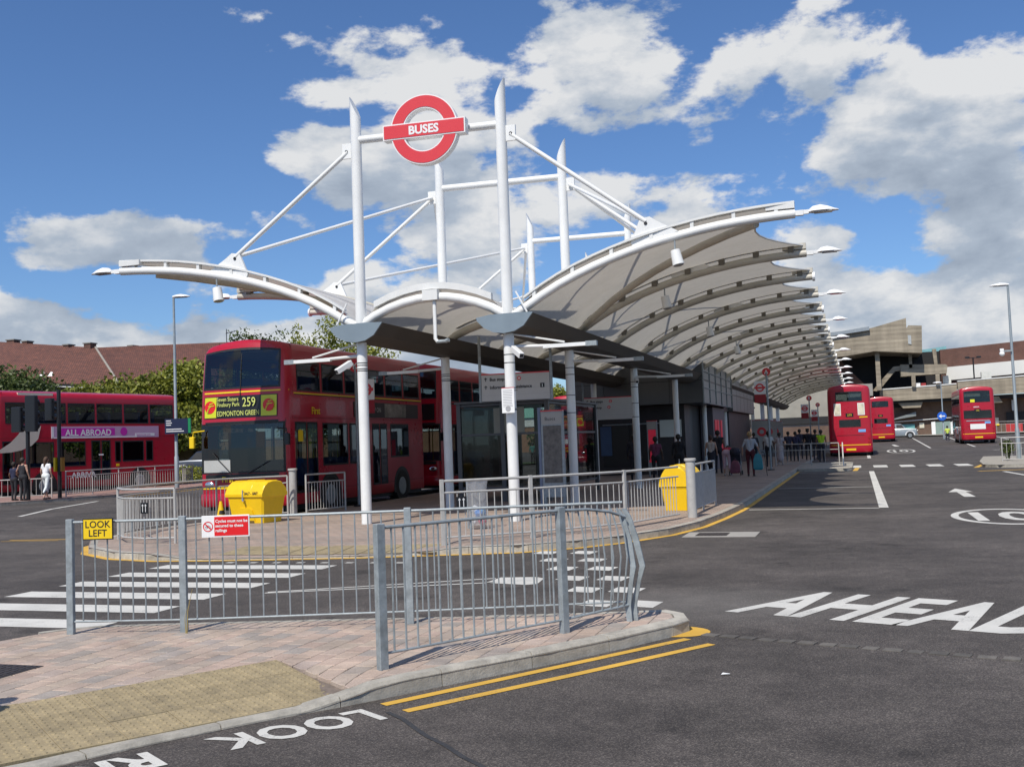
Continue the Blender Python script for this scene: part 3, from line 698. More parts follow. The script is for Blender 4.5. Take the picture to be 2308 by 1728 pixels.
# right hand pavement corner
RP=[(4.9,47.6),(5.4,46.6),(9,46.2),(14,46.0),(14,60),(6.2,60),(5.2,52)]
rpv=struct(sheet('right_pavement',RP[::1],lambda x,y:.12,mat('right_island_concrete',(.33,.30,.25),.85,0,.2,4)))
kerb_run(rpv,[(5.2,52),(4.9,47.6),(5.4,46.6),(9,46.2)],gz,lambda x,y:.125,seg=1.2)
# far left pavement
LZ=lambda x,y:.27
pinkp=brickmat('pink_block_paving',(.34,.20,.165),(.30,.19,.16),(.16,.11,.09),.24,.165,1,.5,'xy',.3,.006)
LP=[(-29.6,29.0),(-28.9,31.6),(-28.3,34.8),(-28.6,39),(-30.2,46),(-36,70),(-60,120),(-62,120),(-38,70),(-33.2,46),(-32.6,41.0),(-33.2,36.6),(-34.5,31),(-34.6,29)]
lpv=struct(sheet('far_left_pavement',LP,LZ,pinkp))
kerb_run(lpv,LP[:5],gz,LZ,w=.15,seg=1.0)
mark('yellow_line',strip([(-28.2,35.2),(-28.45,39),(-30.0,46)],.14,-1),PAINTY)
# far kerb in front of the shopping centre
FP=[(-6,147),(3.5,147),(9,141),(40,137),(40,152),(-6,160)]
fpv=struct(sheet('far_pavement',FP,lambda x,y:gz(0,min(y,150))+.15,KERB))
# green verge beyond the left road
vg=struct(sheet('grass_verge',[(-45,47),(-36,47),(-30,62),(-20,75),(-20,140),(-160,140),(-160,40),(-45,40)],lambda x,y:.22,mat('worn_grass',(.05,.075,.02),.95,0,.4,1.5)))
# ================================================================ CANOPY
canopy=thing('bus_station_canopy','long white steel and fabric canopy with raked masts over the bus platform','canopy',(-8.42,20.4,.12))
CLM=[MB().box(-.035 if k_==0 else -.07,.035 if k_==0 else .07,-.05 if k_==0 else -.095,.06,.05,.2).mesh('clamp_block',mm) for k_,mm in enumerate((WPD,mat('dark_clamp_paint',(.16,.145,.12),.6,0,.1)))]
YR=[20.4]+[25.2+4*i for i in range(21)]      # rib positions
MASTY=[0,1,3,5,7,9,11,13,15,17,19]           # rib numbers that carry masts
SK=.075
def FY(Yc,x): return Yc+SK*(x+8.42)*(1 if True else 0)
XL,XR,XC=-10.05,-6.79,-8.42
ARC=[(0,4.30),(.30,4.47),(.97,4.88),(1.79,5.25),(2.66,5.54),(3.4,5.72),(4.3,5.88),(5.2,5.97),(5.85,6.0)]
def arc(u):
    # u 0..1 along the wing, returns (dx,z)
    s=u*5.85
    for i in range(len(ARC)-1):
        if s<=ARC[i+1][0] or i==len(ARC)-2:
            a,b=ARC[i],ARC[i+1]; t=(s-a[0])/(b[0]-a[0]); 
            p0=ARC[max(i-1,0)]; p3=ARC[min(i+2,len(ARC)-1)]
            m0=(b[1]-p0[1])/(b[0]-p0[0]); m1=(p3[1]-a[1])/(p3[0]-a[0]); h=b[0]-a[0]
            z=(2*t**3-3*t*t+1)*a[1]+(t**3-2*t*t+t)*h*m0+(-2*t**3+3*t*t)*b[1]+(t**3-t*t)*h*m1
            return s,z
def wing(side,u,Y):
    dx,z=arc(u); x=(XR+dx) if side>0 else (XL-dx); return Vector((x,FY(Y,x),z))
def midp(u,Y):
    x=XL+(XR-XL)*u; z=4.36+.52*math.sin(PI*u)**.8; return Vector((x,FY(Y,x),z))
CW=dict(parent=canopy,wl=True)
CLAMPD=mat('dark_clamp_paint',(.16,.145,.12),.6,0,.1)
for i,Y in enumerate(YR):
    far=Y>60; n=7 if far else 12; m=9 if far else 16
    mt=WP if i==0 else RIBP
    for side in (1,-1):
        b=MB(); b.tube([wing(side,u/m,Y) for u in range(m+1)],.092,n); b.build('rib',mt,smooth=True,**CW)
        # keder rail carried on short clamps above the rib
        b=MB(); b.mi=0
        pts=[wing(side,u/m,Y)+Vector((0,0,.20)) for u in range(1,m+1)]
        for k in range(len(pts)-1):
            p,q=pts[k],pts[k+1]; b.add([(p.x,p.y-.07,p.z),(p.x,p.y+.07,p.z),(q.x,q.y+.07,q.z),(q.x,q.y-.07,q.z),(p.x,p.y-.07,p.z+.045),(p.x,p.y+.07,p.z+.045),(q.x,q.y+.07,q.z+.045),(q.x,q.y-.07,q.z+.045)],[(0,3,2,1),(4,5,6,7),(0,1,5,4),(1,2,6,5),(2,3,7,6),(3,0,4,7)])
        if not far or i%2==0:
            for k in range(7):
                p=wing(side,.1+.14*k,Y); link('clamp_block',CLM[0 if i==0 else 1],canopy,tuple(p-canopy.location))
        e=wing(side,1,Y); s_=side; b.box(min(e.x,e.x-.55*s_),max(e.x,e.x-.55*s_),e.y-.08,e.y+.08,e.z+.1,e.z+.22)
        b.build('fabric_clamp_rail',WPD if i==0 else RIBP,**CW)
    if Y<75:
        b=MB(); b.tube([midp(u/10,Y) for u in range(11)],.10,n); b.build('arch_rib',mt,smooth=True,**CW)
        b=MB()
        for k in range(10):
            p,q=midp(k/10,Y)+Vector((0,0,.17)),midp((k+1)/10,Y)+Vector((0,0,.17))
            if k in(0,9): continue
            b.add([(p.x,p.y-.06,p.z),(p.x,p.y+.06,p.z),(q.x,q.y+.06,q.z),(q.x,q.y-.06,q.z),(p.x,p.y-.06,p.z+.14),(p.x,p.y+.06,p.z+.14),(q.x,q.y+.06,q.z+.14),(q.x,q.y-.06,q.z+.14)],[(0,3,2,1),(4,5,6,7),(0,1,5,4),(1,2,6,5),(2,3,7,6),(3,0,4,7)])
        if Y<50: b.build('arch_clamp_rail',WPD,**CW)
# fabric panels
for i in range(len(YR)-1):
    Y0,Y1=YR[i],YR[i+1]; nv=10 if Y0<60 else 6; nu=16 if Y0<60 else 8
    for side in (1,-1):
        V=[];F=[]
        for b_ in range(nv+1):
            v=b_/nv; sc=math.sin(PI*v); um=.995-.16*4*v*(1-v)
            for a in range(nu+1):
                u=um*a/nu
                p=wing(side,u,Y0).lerp(wing(side,u,Y1),v)
                V.append((p.x,p.y,p.z+.10+.09*min(1,u*8)+.03*sc*min(1,u*5)))
                if a<nu and b_<nv: k=b_*(nu+1)+a; F.append((k,k+1,k+nu+2,k+nu+1))
        m=MB(); m.add(V,F); m.build('fabric_panel',FAB,smooth=True,**CW)
        m=MB(); m.tube([Vector(V[b_*(nu+1)+nu]) for b_ in range(nv+1)],.022,5); m.build('edge_cable',WPD,**CW)
    if Y0<72:
        V=[];F=[]
        for b_ in range(5):
            v=b_/4.
            for a in range(11):
                p=midp(a/10,Y0).lerp(midp(a/10,Y1),v); V.append((p.x,p.y,p.z+(.18-.04*math.sin(PI*v) if 0<a<10 else .04)))
                if a<10 and b_<4: k=b_*11+a; F.append((k,k+1,k+12,k+11))
        m=MB(); m.add(V,F); m.build('fabric_panel',FAB,smooth=True,**CW)
# bracing tubes below the fabric, first bay each side
for side in (1,-1):
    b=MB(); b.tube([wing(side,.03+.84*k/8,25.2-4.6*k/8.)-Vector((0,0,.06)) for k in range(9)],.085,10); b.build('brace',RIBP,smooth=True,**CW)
# boat shaped gutters above the columns
for x in (XL,XR):
    pr=[(-.58,4.33),(-.55,4.25),(-.42,4.12),(-.22,4.02),(0,3.99),(.22,4.02),(.42,4.12),(.62,4.37),(.3,4.385),(-.3,4.375)]
    b=MB(); 
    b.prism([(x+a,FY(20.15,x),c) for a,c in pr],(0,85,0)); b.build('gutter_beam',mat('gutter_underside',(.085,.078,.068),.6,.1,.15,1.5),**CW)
    b=MB(); b.prism([(x+a*1.03,FY(20.09,x),4.15+(c-4.15)*1.04) for a,c in pr],(0,.05,0)); b.build('gutter_end_cap',GUT,**CW)
# masts, crossbeams, stays
def mastbits(i,Y,front):
    yl,yr=FY(Y,XL),FY(Y,XR); far=Y>45
    for x,y,s in ((XL,yl,-1),(XR,yr,1)):
        r=.118 if not far else .12
        n=24 if not far else 10
        b=MB(); b.tube([(x,y,.12),(x,y,4.0)],r*.95,n); b.build('column',WP,smooth=True,**CW)
        lo=[(x+r*math.cos(2*PI*k/n),y+r*math.sin(2*PI*k/n),4.3) for k in range(n)]
        hi=[(px,py,9.15+ (-s)*0+ s*(px-x)/r*.26) for px,py,_ in lo]
        b=MB(); b.loft([lo,hi]); b.build('mast',WP,smooth=True,**CW)
        if Y<36:
            b=MB()
            for z in (3.55,3.38,2.86 if s>0 else 3.42,2.42 if s>0 else 3.5): b.tube([(x,y,z),(x,y,z+.018)],r*.97,n)
            b.build('strap_band',BLK,**CW)
            # lighting arm with strip luminaire
            b=MB(); b.tube([(x+s*.1,y,3.72),(x+s*.9,y-.02,3.69)],.035,8); b.build('lighting_arm',WPD,**CW)
            b=MB(); b.box(min(x+s*.75,x+s*1.65),max(x+s*.75,x+s*1.65),y-.05,y+.05,3.645,3.72); b.build('strip_light',WP,**CW)
            b=MB(); b.box(min(x+s*1.65,x+s*1.88),max(x+s*1.65,x+s*1.88),y-.06,y+.06,3.635,3.735); b.build('lamp_end',GALV,**CW)
            b=MB(); b.tube([(x,y,4.0),(x+s*1.2,y,3.75)],.02,6); b.build('arm_tie',WPD,**CW)
    b=MB(); b.tube([(XL,yl,8.43),(XR,yr,8.43)],.086,16 if not far else 8); b.build('crossbeam',WP,smooth=True,**CW)
for i in MASTY:
    if YR[i]<80: mastbits(i,YR[i],i==0)
    else:
        for x in (XL,XR):
            b=MB(); b.tube([(x,YR[i],.12),(x,YR[i],4.0)],.16,8); b.build('column',WP,**CW)
G_=[(i,wing(1,.52,YR[i])+Vector((0,0,.42)),wing(-1,.52,YR[i])+Vector((0,0,.42))) for i in range(len(YR))]
def gusset(i,side):
    p=wing(side,.52,YR[i]); b=MB(); s=side
    pr=[(.55*s,.02+.13),(-.35*s,-.16),(-.42*s,.0),(-.22*s,.46),(-.02*s,.50),(.12*s,.40)]
    b.prism([(p.x+a,p.y-.03,p.z+c+.05) for a,c in pr],(0,.06,0)); b.build('gusset_plate',WP,**CW)
    b=MB(); b.tube([(p.x-.1*s,p.y-.045,p.z+.42),(p.x-.1*s,p.y+.045,p.z+.42)],.035,8); b.build('pin',BLK,**CW)
gus=set()
for k,i in enumerate(MASTY):
    if YR[i]>75: break
    Y=YR[i]
    for side,x in ((1,XR),(-1,XL)):
        top=Vector((x+side*.2,FY(Y,x),8.2)); tg=[]
        prev=YR.index(Y)-(2 if i>1 else (1 if i==1 else 0)); nxt=i+(1 if i==0 else 2)
        cand={0:[0],1:[0,1,3]}.get(i,[i-2+0,i,i+2])
        for gidx in cand:
            if gidx<0 or gidx>=len(YR): continue
            q=wing(side,.52,YR[gidx])+Vector((-.1*side,0,.46)); off=Vector((0,.06*(gidx-i),0))
            b=MB(); b.tube([top+off,q],.050 if gidx==i else .044,10); b.build('stay_tube',WP,smooth=True,**CW); gus.add((gidx,side))
        b=MB(); b.box(min(x+side*.10,x+side*.32),max(x+side*.10,x+side*.32),FY(Y,x)-.03,FY(Y,x)+.03,8.05,8.38); b.build('stay_lug',WP,**CW)
        b=MB(); b.tube([(top.x+side*.02,top.y-.045,top.z),(top.x+side*.02,top.y+.045,top.z)],.035,8); b.build('pin',BLK,**CW)
for g in gus: gusset(*g)
# small details by the valleys of the front rib
for s in (1,-1):
    p=wing(s,.06,20.4); b=MB(); b.tube([p+Vector((-.12*s,-.16,.35)),p+Vector((.12*s,-.18,-.1))],.02,6); b.build('clip_rod',WP,**CW)
b=MB(); b.box(XC-.17,XC+.17,20.24,20.5,4.80,5.02); b.build('splice_sleeve',WPD,**CW)
# ---------------------------------------------------------------- floodlights at the rib tips
def floodlight():
    t=thing('floodlight','','floodlight')
    b=MB(); b.box(-.02,.16,-.05,.05,-.05,.05); b.box(.16,.26,-.03,.03,-.03,.05); b.build('bracket',WP,t)
    rings=[]
    for x,w,h in ((.26,.05,.05),(.34,.13,.11),(.48,.15,.13),(.62,.13,.09),(.74,.07,.035),(.82,.02,.01)):
        rings.append([(x,w*math.cos(a),max(0,h*math.sin(a))) for a in [PI*k/8 for k in range(9)]]+[(x,-w*.8,-.012),(x,w*.8,-.012)])
    b=MB(); b.loft(rings); b.build('housing',LAMPW,t,smooth=True)
    b=MB(); b.box(.36,.70,-.11,.11,-.025,-.014); b.build('lens',LENSM,t)
    return t
fl=floodlight(); first=True
words={0:'at the nearest rib tip',1:'at the second rib tip',3:'at the third lit rib tip'}
nth=['nearest','second','third','fourth','fifth','sixth','seventh','eighth','ninth','tenth','eleventh','twelfth']
for side in (1,-1):
    for n,i in enumerate(MASTY):
        if side<0 and n>3: continue
        p=wing(side,1,YR[i]); 
        lab='%s white floodlight from the front along the %s edge of the canopy'%(nth[n],'right' if side>0 else 'left')
        if first: o=fl; first=False
        else: o=copy_tree(fl)
        o.location=(p.x,p.y,p.z); o.rotation_euler=(0,0,0 if side>0 else PI); o['label']=lab; o['group']='floodlights at the canopy rib tips'
# white end caps between the lit ribs are part of the canopy
for i in range(len(YR)):
    if i in MASTY: continue
    p=wing(1,1,YR[i]); b=MB(); b.tube([p-Vector((.02,0,0)),p+Vector((.05,0,0))],.125,12); b.build('rib_end_cap',LAMPW,**CW)
    p=wing(-1,1,YR[i])
    if YR[i]<60: b=MB(); b.tube([p,p-Vector((.05,0,0))],.125,12); b.build('rib_end_cap',LAMPW,**CW)
# hanging spot projectors
def projector():
    t=thing('hanging_projector','','spotlight'); b=MB(); b.tube([(0,0,0),(0,0,-.2)],.018,6); b.build('hanger',GALV,t)
    b=MB(); b.tube([(0,0,-.2),(.06,-.02,-.5)],[.10,.12],14); b.build('canister',WP,t,smooth=True)
    b=MB(); b.tube([(.06,-.02,-.5),(.062,-.021,-.512)],.095,14); b.build('lens',LENSM,t); return t
pj=projector()
for k,(side,i,u,lab) in enumerate([(1,0,.40,'white canister spotlight hanging under the front rib, right wing'),(-1,0,.52,'white canister spotlight hanging under the front rib, left wing'),(1,1,.42,'canister spotlight hanging under the second rib of the right wing'),(1,3,.42,'canister spotlight hanging under the fourth rib of the right wing'),(1,5,.42,'canister spotlight hanging under the sixth rib of the right wing')]):
    p=wing(side,u if i else (.60 if side>0 else .58),YR[i]); o=pj if k==0 else copy_tree(pj); o.location=(p.x,p.y-.05,p.z-.09); o.rotation_euler=(0,.0,.0); o['label']=lab; o['group']='spotlights hanging under the canopy'
# ---------------------------------------------------------------- BUSES roundel on the front crossbeam
R_=thing('buses_roundel_sign','large red and white ring sign reading BUSES on the front crossbeam','sign',(-8.36,20.21,8.40))
R_.rotation_euler=(0,0,.07)
def ringprism(mb,r1,r0,y0,y1,n=64):
    rings=[]
    for r,y in ((r1,y0),(r1,y1),(r0,y1),(r0,y0)): rings.append([(r*math.cos(2*PI*k/n),y,r*math.sin(2*PI*k/n)) for k in range(n)])
    rings.append(rings[0]); mb.loft(rings,cap=False)
b=MB(); ringprism(b,.745,.455,-.16,.05); b.build('white_ring_case',WHT,R_)
b=MB(); ringprism(b,.720,.480,-.170,-.161); b.build('red_ring',SIGNRED,R_)
b=MB(); b.box(-.915,.915,-.175,.06,-.165,.165); b.build('white_bar_case',WHT,R_)
b=MB(); b.box(-.888,.888,-.185,-.176,-.138,.138); b.build('red_bar',SIGNRED,R_)
text('BUSES',.25,WHT,R_,(0,-.190,-.088),RF,.009,'CENTER')
# cctv cameras
def cctv():
    t=thing('cctv_camera','','camera'); b=MB(); b.tube([(0,0,0),(0,-.1,-.02),(.02,-.16,.02)],.03,8); b.build('bracket',WP,t)
    b=MB(); b.bbox(-.055,.055,-.42,.02,.0,.11,.012); b.build('housing',WP,t); b=MB(); b.box(-.04,.04,-.424,-.42,.015,.085); b.build('lens_window',DARK,t); return t
cc=cctv()
for k,(loc,rz,tilt,lab) in enumerate([((-6.65,20.36,3.62),.75,.45,'white cctv camera on the front right mast'),((-10.22,20.1,3.52),-.45,.5,'white cctv camera on the front left mast, angled down left'),((-6.75,33.4,3.7),.3,.5,'cctv camera on the third column of the right row')]):
    o=cc if k==0 else copy_tree(cc); o.location=loc; o.rotation_euler=(tilt,0,rz); o['label']=lab; o['group']='cctv cameras on the canopy columns'
b=MB(); o=thing('drop_camera','white dropper pole with a small camera below the middle arch','camera',(-8.36,20.35,4.78))
b.tube([(0,0,0),(0,0,-.80),(.05,0,-.86)],.042,12); b.build('pole',WP,o,smooth=True); b=MB(); b.tube([(.03,0,-.86),(.24,0,-.86)],.038,10); b.tube([(.24,-.01,-.86),(.31,-.03,-.84)],.045,10); b.build('camera_head',GALV,o)
# notice on the front right mast
o=thing('notice_board','small white printed notice strapped to the front right mast','notice',(-6.76,20.28,2.60)); o.rotation_euler=(0,0,-.15)
b=MB(); b.bbox(-.145,.145,-.03,0,-.255,.255,.006); b.build('board',WHT,o); b=MB(); b.box(-.145,.145,-.034,.002,.256,.266); b.build('red_edge',SIGNRED,o)
GREYI=mat('grey_print',(.35,.35,.36),.6,0,0)
b=MB()
for k in range(11):
    w=.11-.02*random.random(); z=.205-k*.033; b.quad((-.11,-.033,z),(w,-.033,z),(w,-.033,z+.010),(-.11,-.033,z+.010))
disc(b,(0,-.033,-.17),.06,16); b.build('printed_lines',GREYI,o)
b=MB()
for z in (.2,-.2): b.tube([(.09,.0,z),(.2,.02,z)],.008,6)
b.build('strap',BLK,o)
# ---------------------------------------------------------------- hanging direction signs
def dirsign(loc,w,h,rows,lab,dots,info=False,poles=True,s=1.0,drop=1.0):
    t=thing('direction_sign',lab,'sign',loc); t.rotation_euler=(0,0,.075)
    b=MB(); b.box(-w/2,w/2,-.03,.03,-h,0); b.build('panel',mat('sign_panel_white',(.52,.51,.49),.45,0,.05,2),t); b=MB(); b.box(-w/2,w/2,-.032,.032,.001,.03); b.build('red_edge',SIGNRED,t)
    if poles:
        for x in (-w/2-.04,w/2+.04): b=MB(); b.box(x-.03,x+.03,-.03,.03,-h-.02,drop); b.build('hanging_post',GALV,t)
    b=MB()
    for q in (.52,.76): b.box(-w/2+.01,w/2-.01,-.0325,-.031,-h*q-.003,-h*q)
    b.build('panel_joint',GREYI,t)
    for k,r in enumerate(rows):
        z=-.135*s-k*.235*s*1.0
        b=MB(); x=-w/2+.13*s
        b.quad((x-.012*s,-.034,z-.05*s),(x+.012*s,-.034,z-.05*s),(x+.012*s,-.034,z+.04*s),(x-.012*s,-.034,z+.04*s))
        b.quad((x-.045*s,-.034,z+.02*s),(x-.045*s,-.034,z-.005*s),(x,-.034,z+.04*s),(x,-.034,z+.065*s)); b.quad((x+.045*s,-.034,z+.02*s),(x+.045*s,-.034,z-.005*s),(x,-.034,z+.04*s),(x,-.034,z+.065*s))
        b.build('arrow',INK,t)
        text(r,.135*s,INK,t,(-w/2+.25*s,-.0345,z-.045*s),RF,.0035*s,sx=.95)
        for (row,x,c) in dots:
            if row==k:
                b=MB(); disc(b,(-w/2+x*s,-.0342,z+.005*s),.062*s); b.build('red_dot',SIGNRED,t); text(c,.085*s,WHT,t,(-w/2+x*s,-.0352,z-.025*s),RF,.002,'CENTER')
    if info:
        b=MB(); b.box(w/2-.24,w/2-.13,-.036,-.033,-.315-.055,-.315+.055); b.build('symbol_box',INK,t); text('i',.10,WHT,t,(w/2-.185,-.0375,-.315-.036),RF,.004,'CENTER')
    return t
dirsign((-8.10,24.9,3.46),1.76,.66,['Bus stops','Information & assistance'],'hanging white sign reading Bus stops and Information behind the front mast',[(0,.80,'B'),(0,1.14,'M')],True,True,.86)
dirsign((-9.15,40.0,3.36),2.05,.85,['Bus stops','Bus stop'],'hanging white sign reading Bus stops in front of the dark kiosk',[(0,1.05,'C'),(1,.98,'D')],False,True,1.0,.8)
# ---------------------------------------------------------------- railings
BALME={}
def balme(h,r,n,mt):
    k=(round(h,3),r,n,mt.name)
    if k not in BALME: BALME[k]=MB().tube([(0,0,0),(0,0,h)],r,n).mesh('baluster',mt,True)
    return BALME[k]
def railing(lab,pts,h=1.0,sp=.12,mt=RAILP,mid=.86,post='round',bal=.009,r=.022,zb=.12,low=.10,base=None,posts=None,bn=6,hf=None,rails_r=None,topext=0,cat='railing',group=None,bpost=None,extra=None):
    P=[Vector((p[0],p[1])) for p in pts]
    hf=hf or (lambda x,y:zb)
    t=thing('guard_railing',lab,cat,(P[0].x,P[0].y,hf(P[0].x,P[0].y)),0,group); T=t.location
    loc=lambda p,z:(p.x-T.x,p.y-T.y,z+hf(p.x,p.y)-T.z)
    rr=rails_r or r
    b=MB(); b.tube([loc(p,h) for p in P],rr,8); b.build('top_rail',mt,t,smooth=True)
    if mid: b=MB(); b.tube([loc(p,mid) for p in P],rr*.75,8); b.build('middle_rail',mt,t,smooth=True)
    b=MB(); b.tube([loc(p,low) for p in P],rr*.75,8); b.build('bottom_rail',mt,t,smooth=True)
    for i,p in enumerate(P):
        if posts is not None and i not in posts: continue
        b=MB(); w=bpost or r*1.15
        if post=='box':
            d=(P[min(i+1,len(P)-1)]-P[max(i-1,0)]).normalized(); a=math.atan2(d.y,d.x)
            b.bbox(-w,w,-w*.8,w*.8,-.03,h+.03,.004); b.build('post',mt,t,loc=loc(p,0),rot=(0,0,a))
        else: b.cyl((0,0,-.03),w,h+.03,10); b.build('post',mt,t,loc=loc(p,0),smooth=True)
    top=(mid or h)-rr*.5; me=balme(top-low,bal,bn,mt)
    for i in range(len(P)-1):
        d=P[i+1]-P[i]; n=max(1,round(d.length/sp))
        for k in range(1 if (posts is None or i in posts) else 0,n):
            q=P[i]+d*(k/n); link('baluster',me,t,loc(q,low))
    return t
# near railing, long run and bent run
NA=[(-6.97,7.93),(-5.91,8.16),(-3.95,8.80),(-2.10,9.50)]
nr=railing('long galvanised guard railing with yellow LOOK LEFT sign, nearest the camera',NA,1.02,.118,GALV,None,'box',.0070,.014,low=.11,bpost=.032,rails_r=.013,posts=[0,1,2],hf=near_h,cat='railing')
NB=[(-3.36,6.97),(-2.42,8.52)]
nb=railing('bent galvanised guard railing with buckled end, right of the near pavement',NB,1.02,.105,GALV,None,'box',.0085,.014,low=.11,bpost=.036,rails_r=.014,hf=near_h)
T=nb.location
bent=[(-2.42,8.52),(-2.25,8.78),(-2.10,8.98),(-1.99,9.12)]
b=MB(); b.tube([(x-T.x,y-T.y,1.02-.02*i*i*.6) for i,(x,y) in enumerate(bent)],.013,8); b.build('top_rail',GALV,nb,smooth=True)
b=MB(); b.tube([(x-T.x,y-T.y,.11+.012*i) for i,(x,y) in enumerate(bent)],.012,8); b.build('bottom_rail',GALV,nb,smooth=True)
for k in range(7):
    t=.12+k*.125; i=min(2,int(t*3)); f=t*3-i; x=bent[i][0]*(1-f)+bent[i+1][0]*f-T.x; y=bent[i][1]*(1-f)+bent[i+1][1]*f-T.y
    w=.02+.06*t*random.uniform(.6,1.2); b=MB(); b.tube([(x,y,.12),(x+w*.5,y-w*.3,.35),(x+w,y-w*.4,.58),(x+w*.6,y-w*.2,.80),(x-.02,y,1.0)],.0085,6); b.build('baluster',GALV,nb,smooth=True)['label']='buckled baluster'
for k,(x,y,w) in enumerate([(-1.99,9.12,.055),(-1.95,9.18,.085)]):
    b=MB(); X,Y_=x-T.x,y-T.y
    sec=lambda cx,cy,z,a,l:[(cx-l,cy-.012,z),(cx+l,cy-.012,z),(cx+l,cy+.012,z),(cx-l,cy+.012,z)]
    b.loft([sec(X+dx,Y_+dy,z,0,l) for dx,dy,z,l in ((.0,0,-.02,.024),(-.01,.0,.14,.026),(w*.6,-.02,.36,.018),(w,-.02,.48,.024),(w*.4,0,.70,.028),(-.03,0,.92,.024),(-.07,0,.985,.020))]); b.build('post',GALV,nb)['label']='crumpled end post'
# signs fixed to the near railing
o=thing('look_left_sign','small yellow sign reading LOOK LEFT on the near railing','sign',(-6.68,7.965,.955+.12)); o.rotation_euler=(0,0,.21)
b=MB(); b.bbox(-.148,.148,-.012,.0,-.098,.098,.004); b.build('border',BLKP,o); b=MB(); b.box(-.138,.138,-.0145,-.012,-.088,.088); b.build('plate',YELL,o)
text('LOOK',.088,INK,o,(0,-.0165,.014),RF,.0008,'CENTER'); text('LEFT',.088,INK,o,(0,-.0165,-.066),RF,.0008,'CENTER')
o=thing('cycles_notice_sign','red and white sign Cycles must not be secured to these railings','sign',(-5.52,8.265,.945+.12)); o.rotation_euler=(0,0,.31)
b=MB(); b.bbox(-.22,.22,-.010,0,-.098,.098,.004); b.build('plate',WHT,o); b=MB(); b.box(-.102,.208,-.0125,-.0101,-.086,.086); b.build('red_panel',RED2,o)
for k,s in enumerate(['Cycles must not be','secured to these','railings']): text(s,.0375,WHT,o,(-.092,-.0145,.034-k*.042),RF,.0009)
b=MB(); disc(b,(-.160,-.0125,0),.046,28,'y',.038); q=.029; b.quad((-.160-q,-.0128,q+.005),(-.160-q-.006,-.0128,q-.003),(-.160+q,-.0128,-q-.005),(-.160+q+.006,-.0128,-q+.003)); b.build('prohibition_ring',RED2,o)
b=MB(); disc(b,(-.176,-.0122,-.008),.012,14,'y',.0095); disc(b,(-.145,-.0122,-.008),.012,14,'y',.0095)
for p,q in (((-.176,-.008),(-.168,.010)),((-.168,.010),(-.150,.010)),((-.150,.010),(-.145,-.008)),((-.168,.010),(-.158,-.008)),((-.158,-.008),(-.150,.010)),((-.176,-.008),(-.158,-.008))):
    b.quad((p[0],-.0122,p[1]-.0012),(q[0],-.0122,q[1]-.0012),(q[0],-.0122,q[1]+.0012),(p[0],-.0122,p[1]+.0012))
b.build('bicycle_symbol',INK,o)
# dry grass stalk beside the second post
o=MB(); o.tube([(-5.84,8.10,.12),(-5.82,8.09,.32),(-5.76,8.08,.52)],[.006,.004,.002],5); o.tube([(-5.85,8.10,.12),(-5.86,8.10,.25),(-5.83,8.10,.36)],[.005,.003,.001],5)
tag(o.build('grass_stalk',mat('dry_straw',(.35,.27,.10),.8,0,.1)),'dry straw coloured grass stalk beside the second railing post','grass stalk')
# platform railings
railing('pale curved railing round the rounded left end of the platform',[(-12.0,16.35),(-12.6,16.25),(-13.3,16.55),(-13.95,17.2),(-14.4,18.2),(-14.6,19.3),(-14.65,20.5),(-14.6,21.5),(-14.3,22.1),(-13.5,22.9)],1.0,.12,posts=[0,3,7,9],bal=.009,mid=.83)
railing('short pale railing beside the parked bus and white bollard',[(-13.35,23.55),(-12.95,24.9)],1.0,.1,posts=[0,1],mid=.8)
railing('pale platform railing with three rails in front of the canopy masts, right side',[(-6.53,15.95),(-5.3,16.9),(-4.02,18.45),(-3.40,20.55)],1.02,.125,posts=[0,1,2],bal=.009,mid=.83,post='box',bpost=.032)
railing('short pale mesh panel railing right of the yellow grit bin',[(-3.30,21.1),(-3.28,23.0),(-3.22,24.6)],1.02,.06,posts=[1,2],mid=.83,bal=.012)
rl=LZ
railing('long pale railing along the far left pavement in front of the magenta banner bus',[(-29.7,33.6),(-30.2,35.7),(-30.75,38.0),(-31.3,40.0),(-31.9,42.0),(-31.95,44.2),(-33.0,46.5)],1.0,.2,posts=[0,1,2,3,4,5,6],mid=.8,hf=rl,bn=4,bal=.011,group=None)
railing('low pale railing at the far left behind the standing people',[(-31.9,32.3),(-31.0,32.9),(-30.3,33.5)],.75,.2,posts=[0,2],mid=None,hf=rl,bn=4,bal=.011)
railing('shaded grey railing under the canopy across the second bay',[(-3.9,53),(-2.2,52.6),(-.9,52.2)],1.05,.6,posts=[0,1,2],mid=.75,bal=.012,bn=4)
railing('white railing on the small island between the bays',[(-.75,54),(-.72,51.2),(-.70,50.6)],1.05,.2,mt=WP,posts=[0,1,2],mid=.8,bn=4)
railing('pale railing on the right hand pavement corner beside the lamp post',[(6.0,50.6),(7.9,50.3),(10,50)],1.05,.2,posts=[0,1,2],mid=.8,bn=4,bal=.013)
railing('pale railing behind the right hand red bus by the brick wall',[(10.8,139.5),(16,138.5),(24,137)],1.4,.5,posts=[0,1,2],mid=1.1,bn=4,bal=.02,hf=lambda x,y:gz(0,139)+.15)
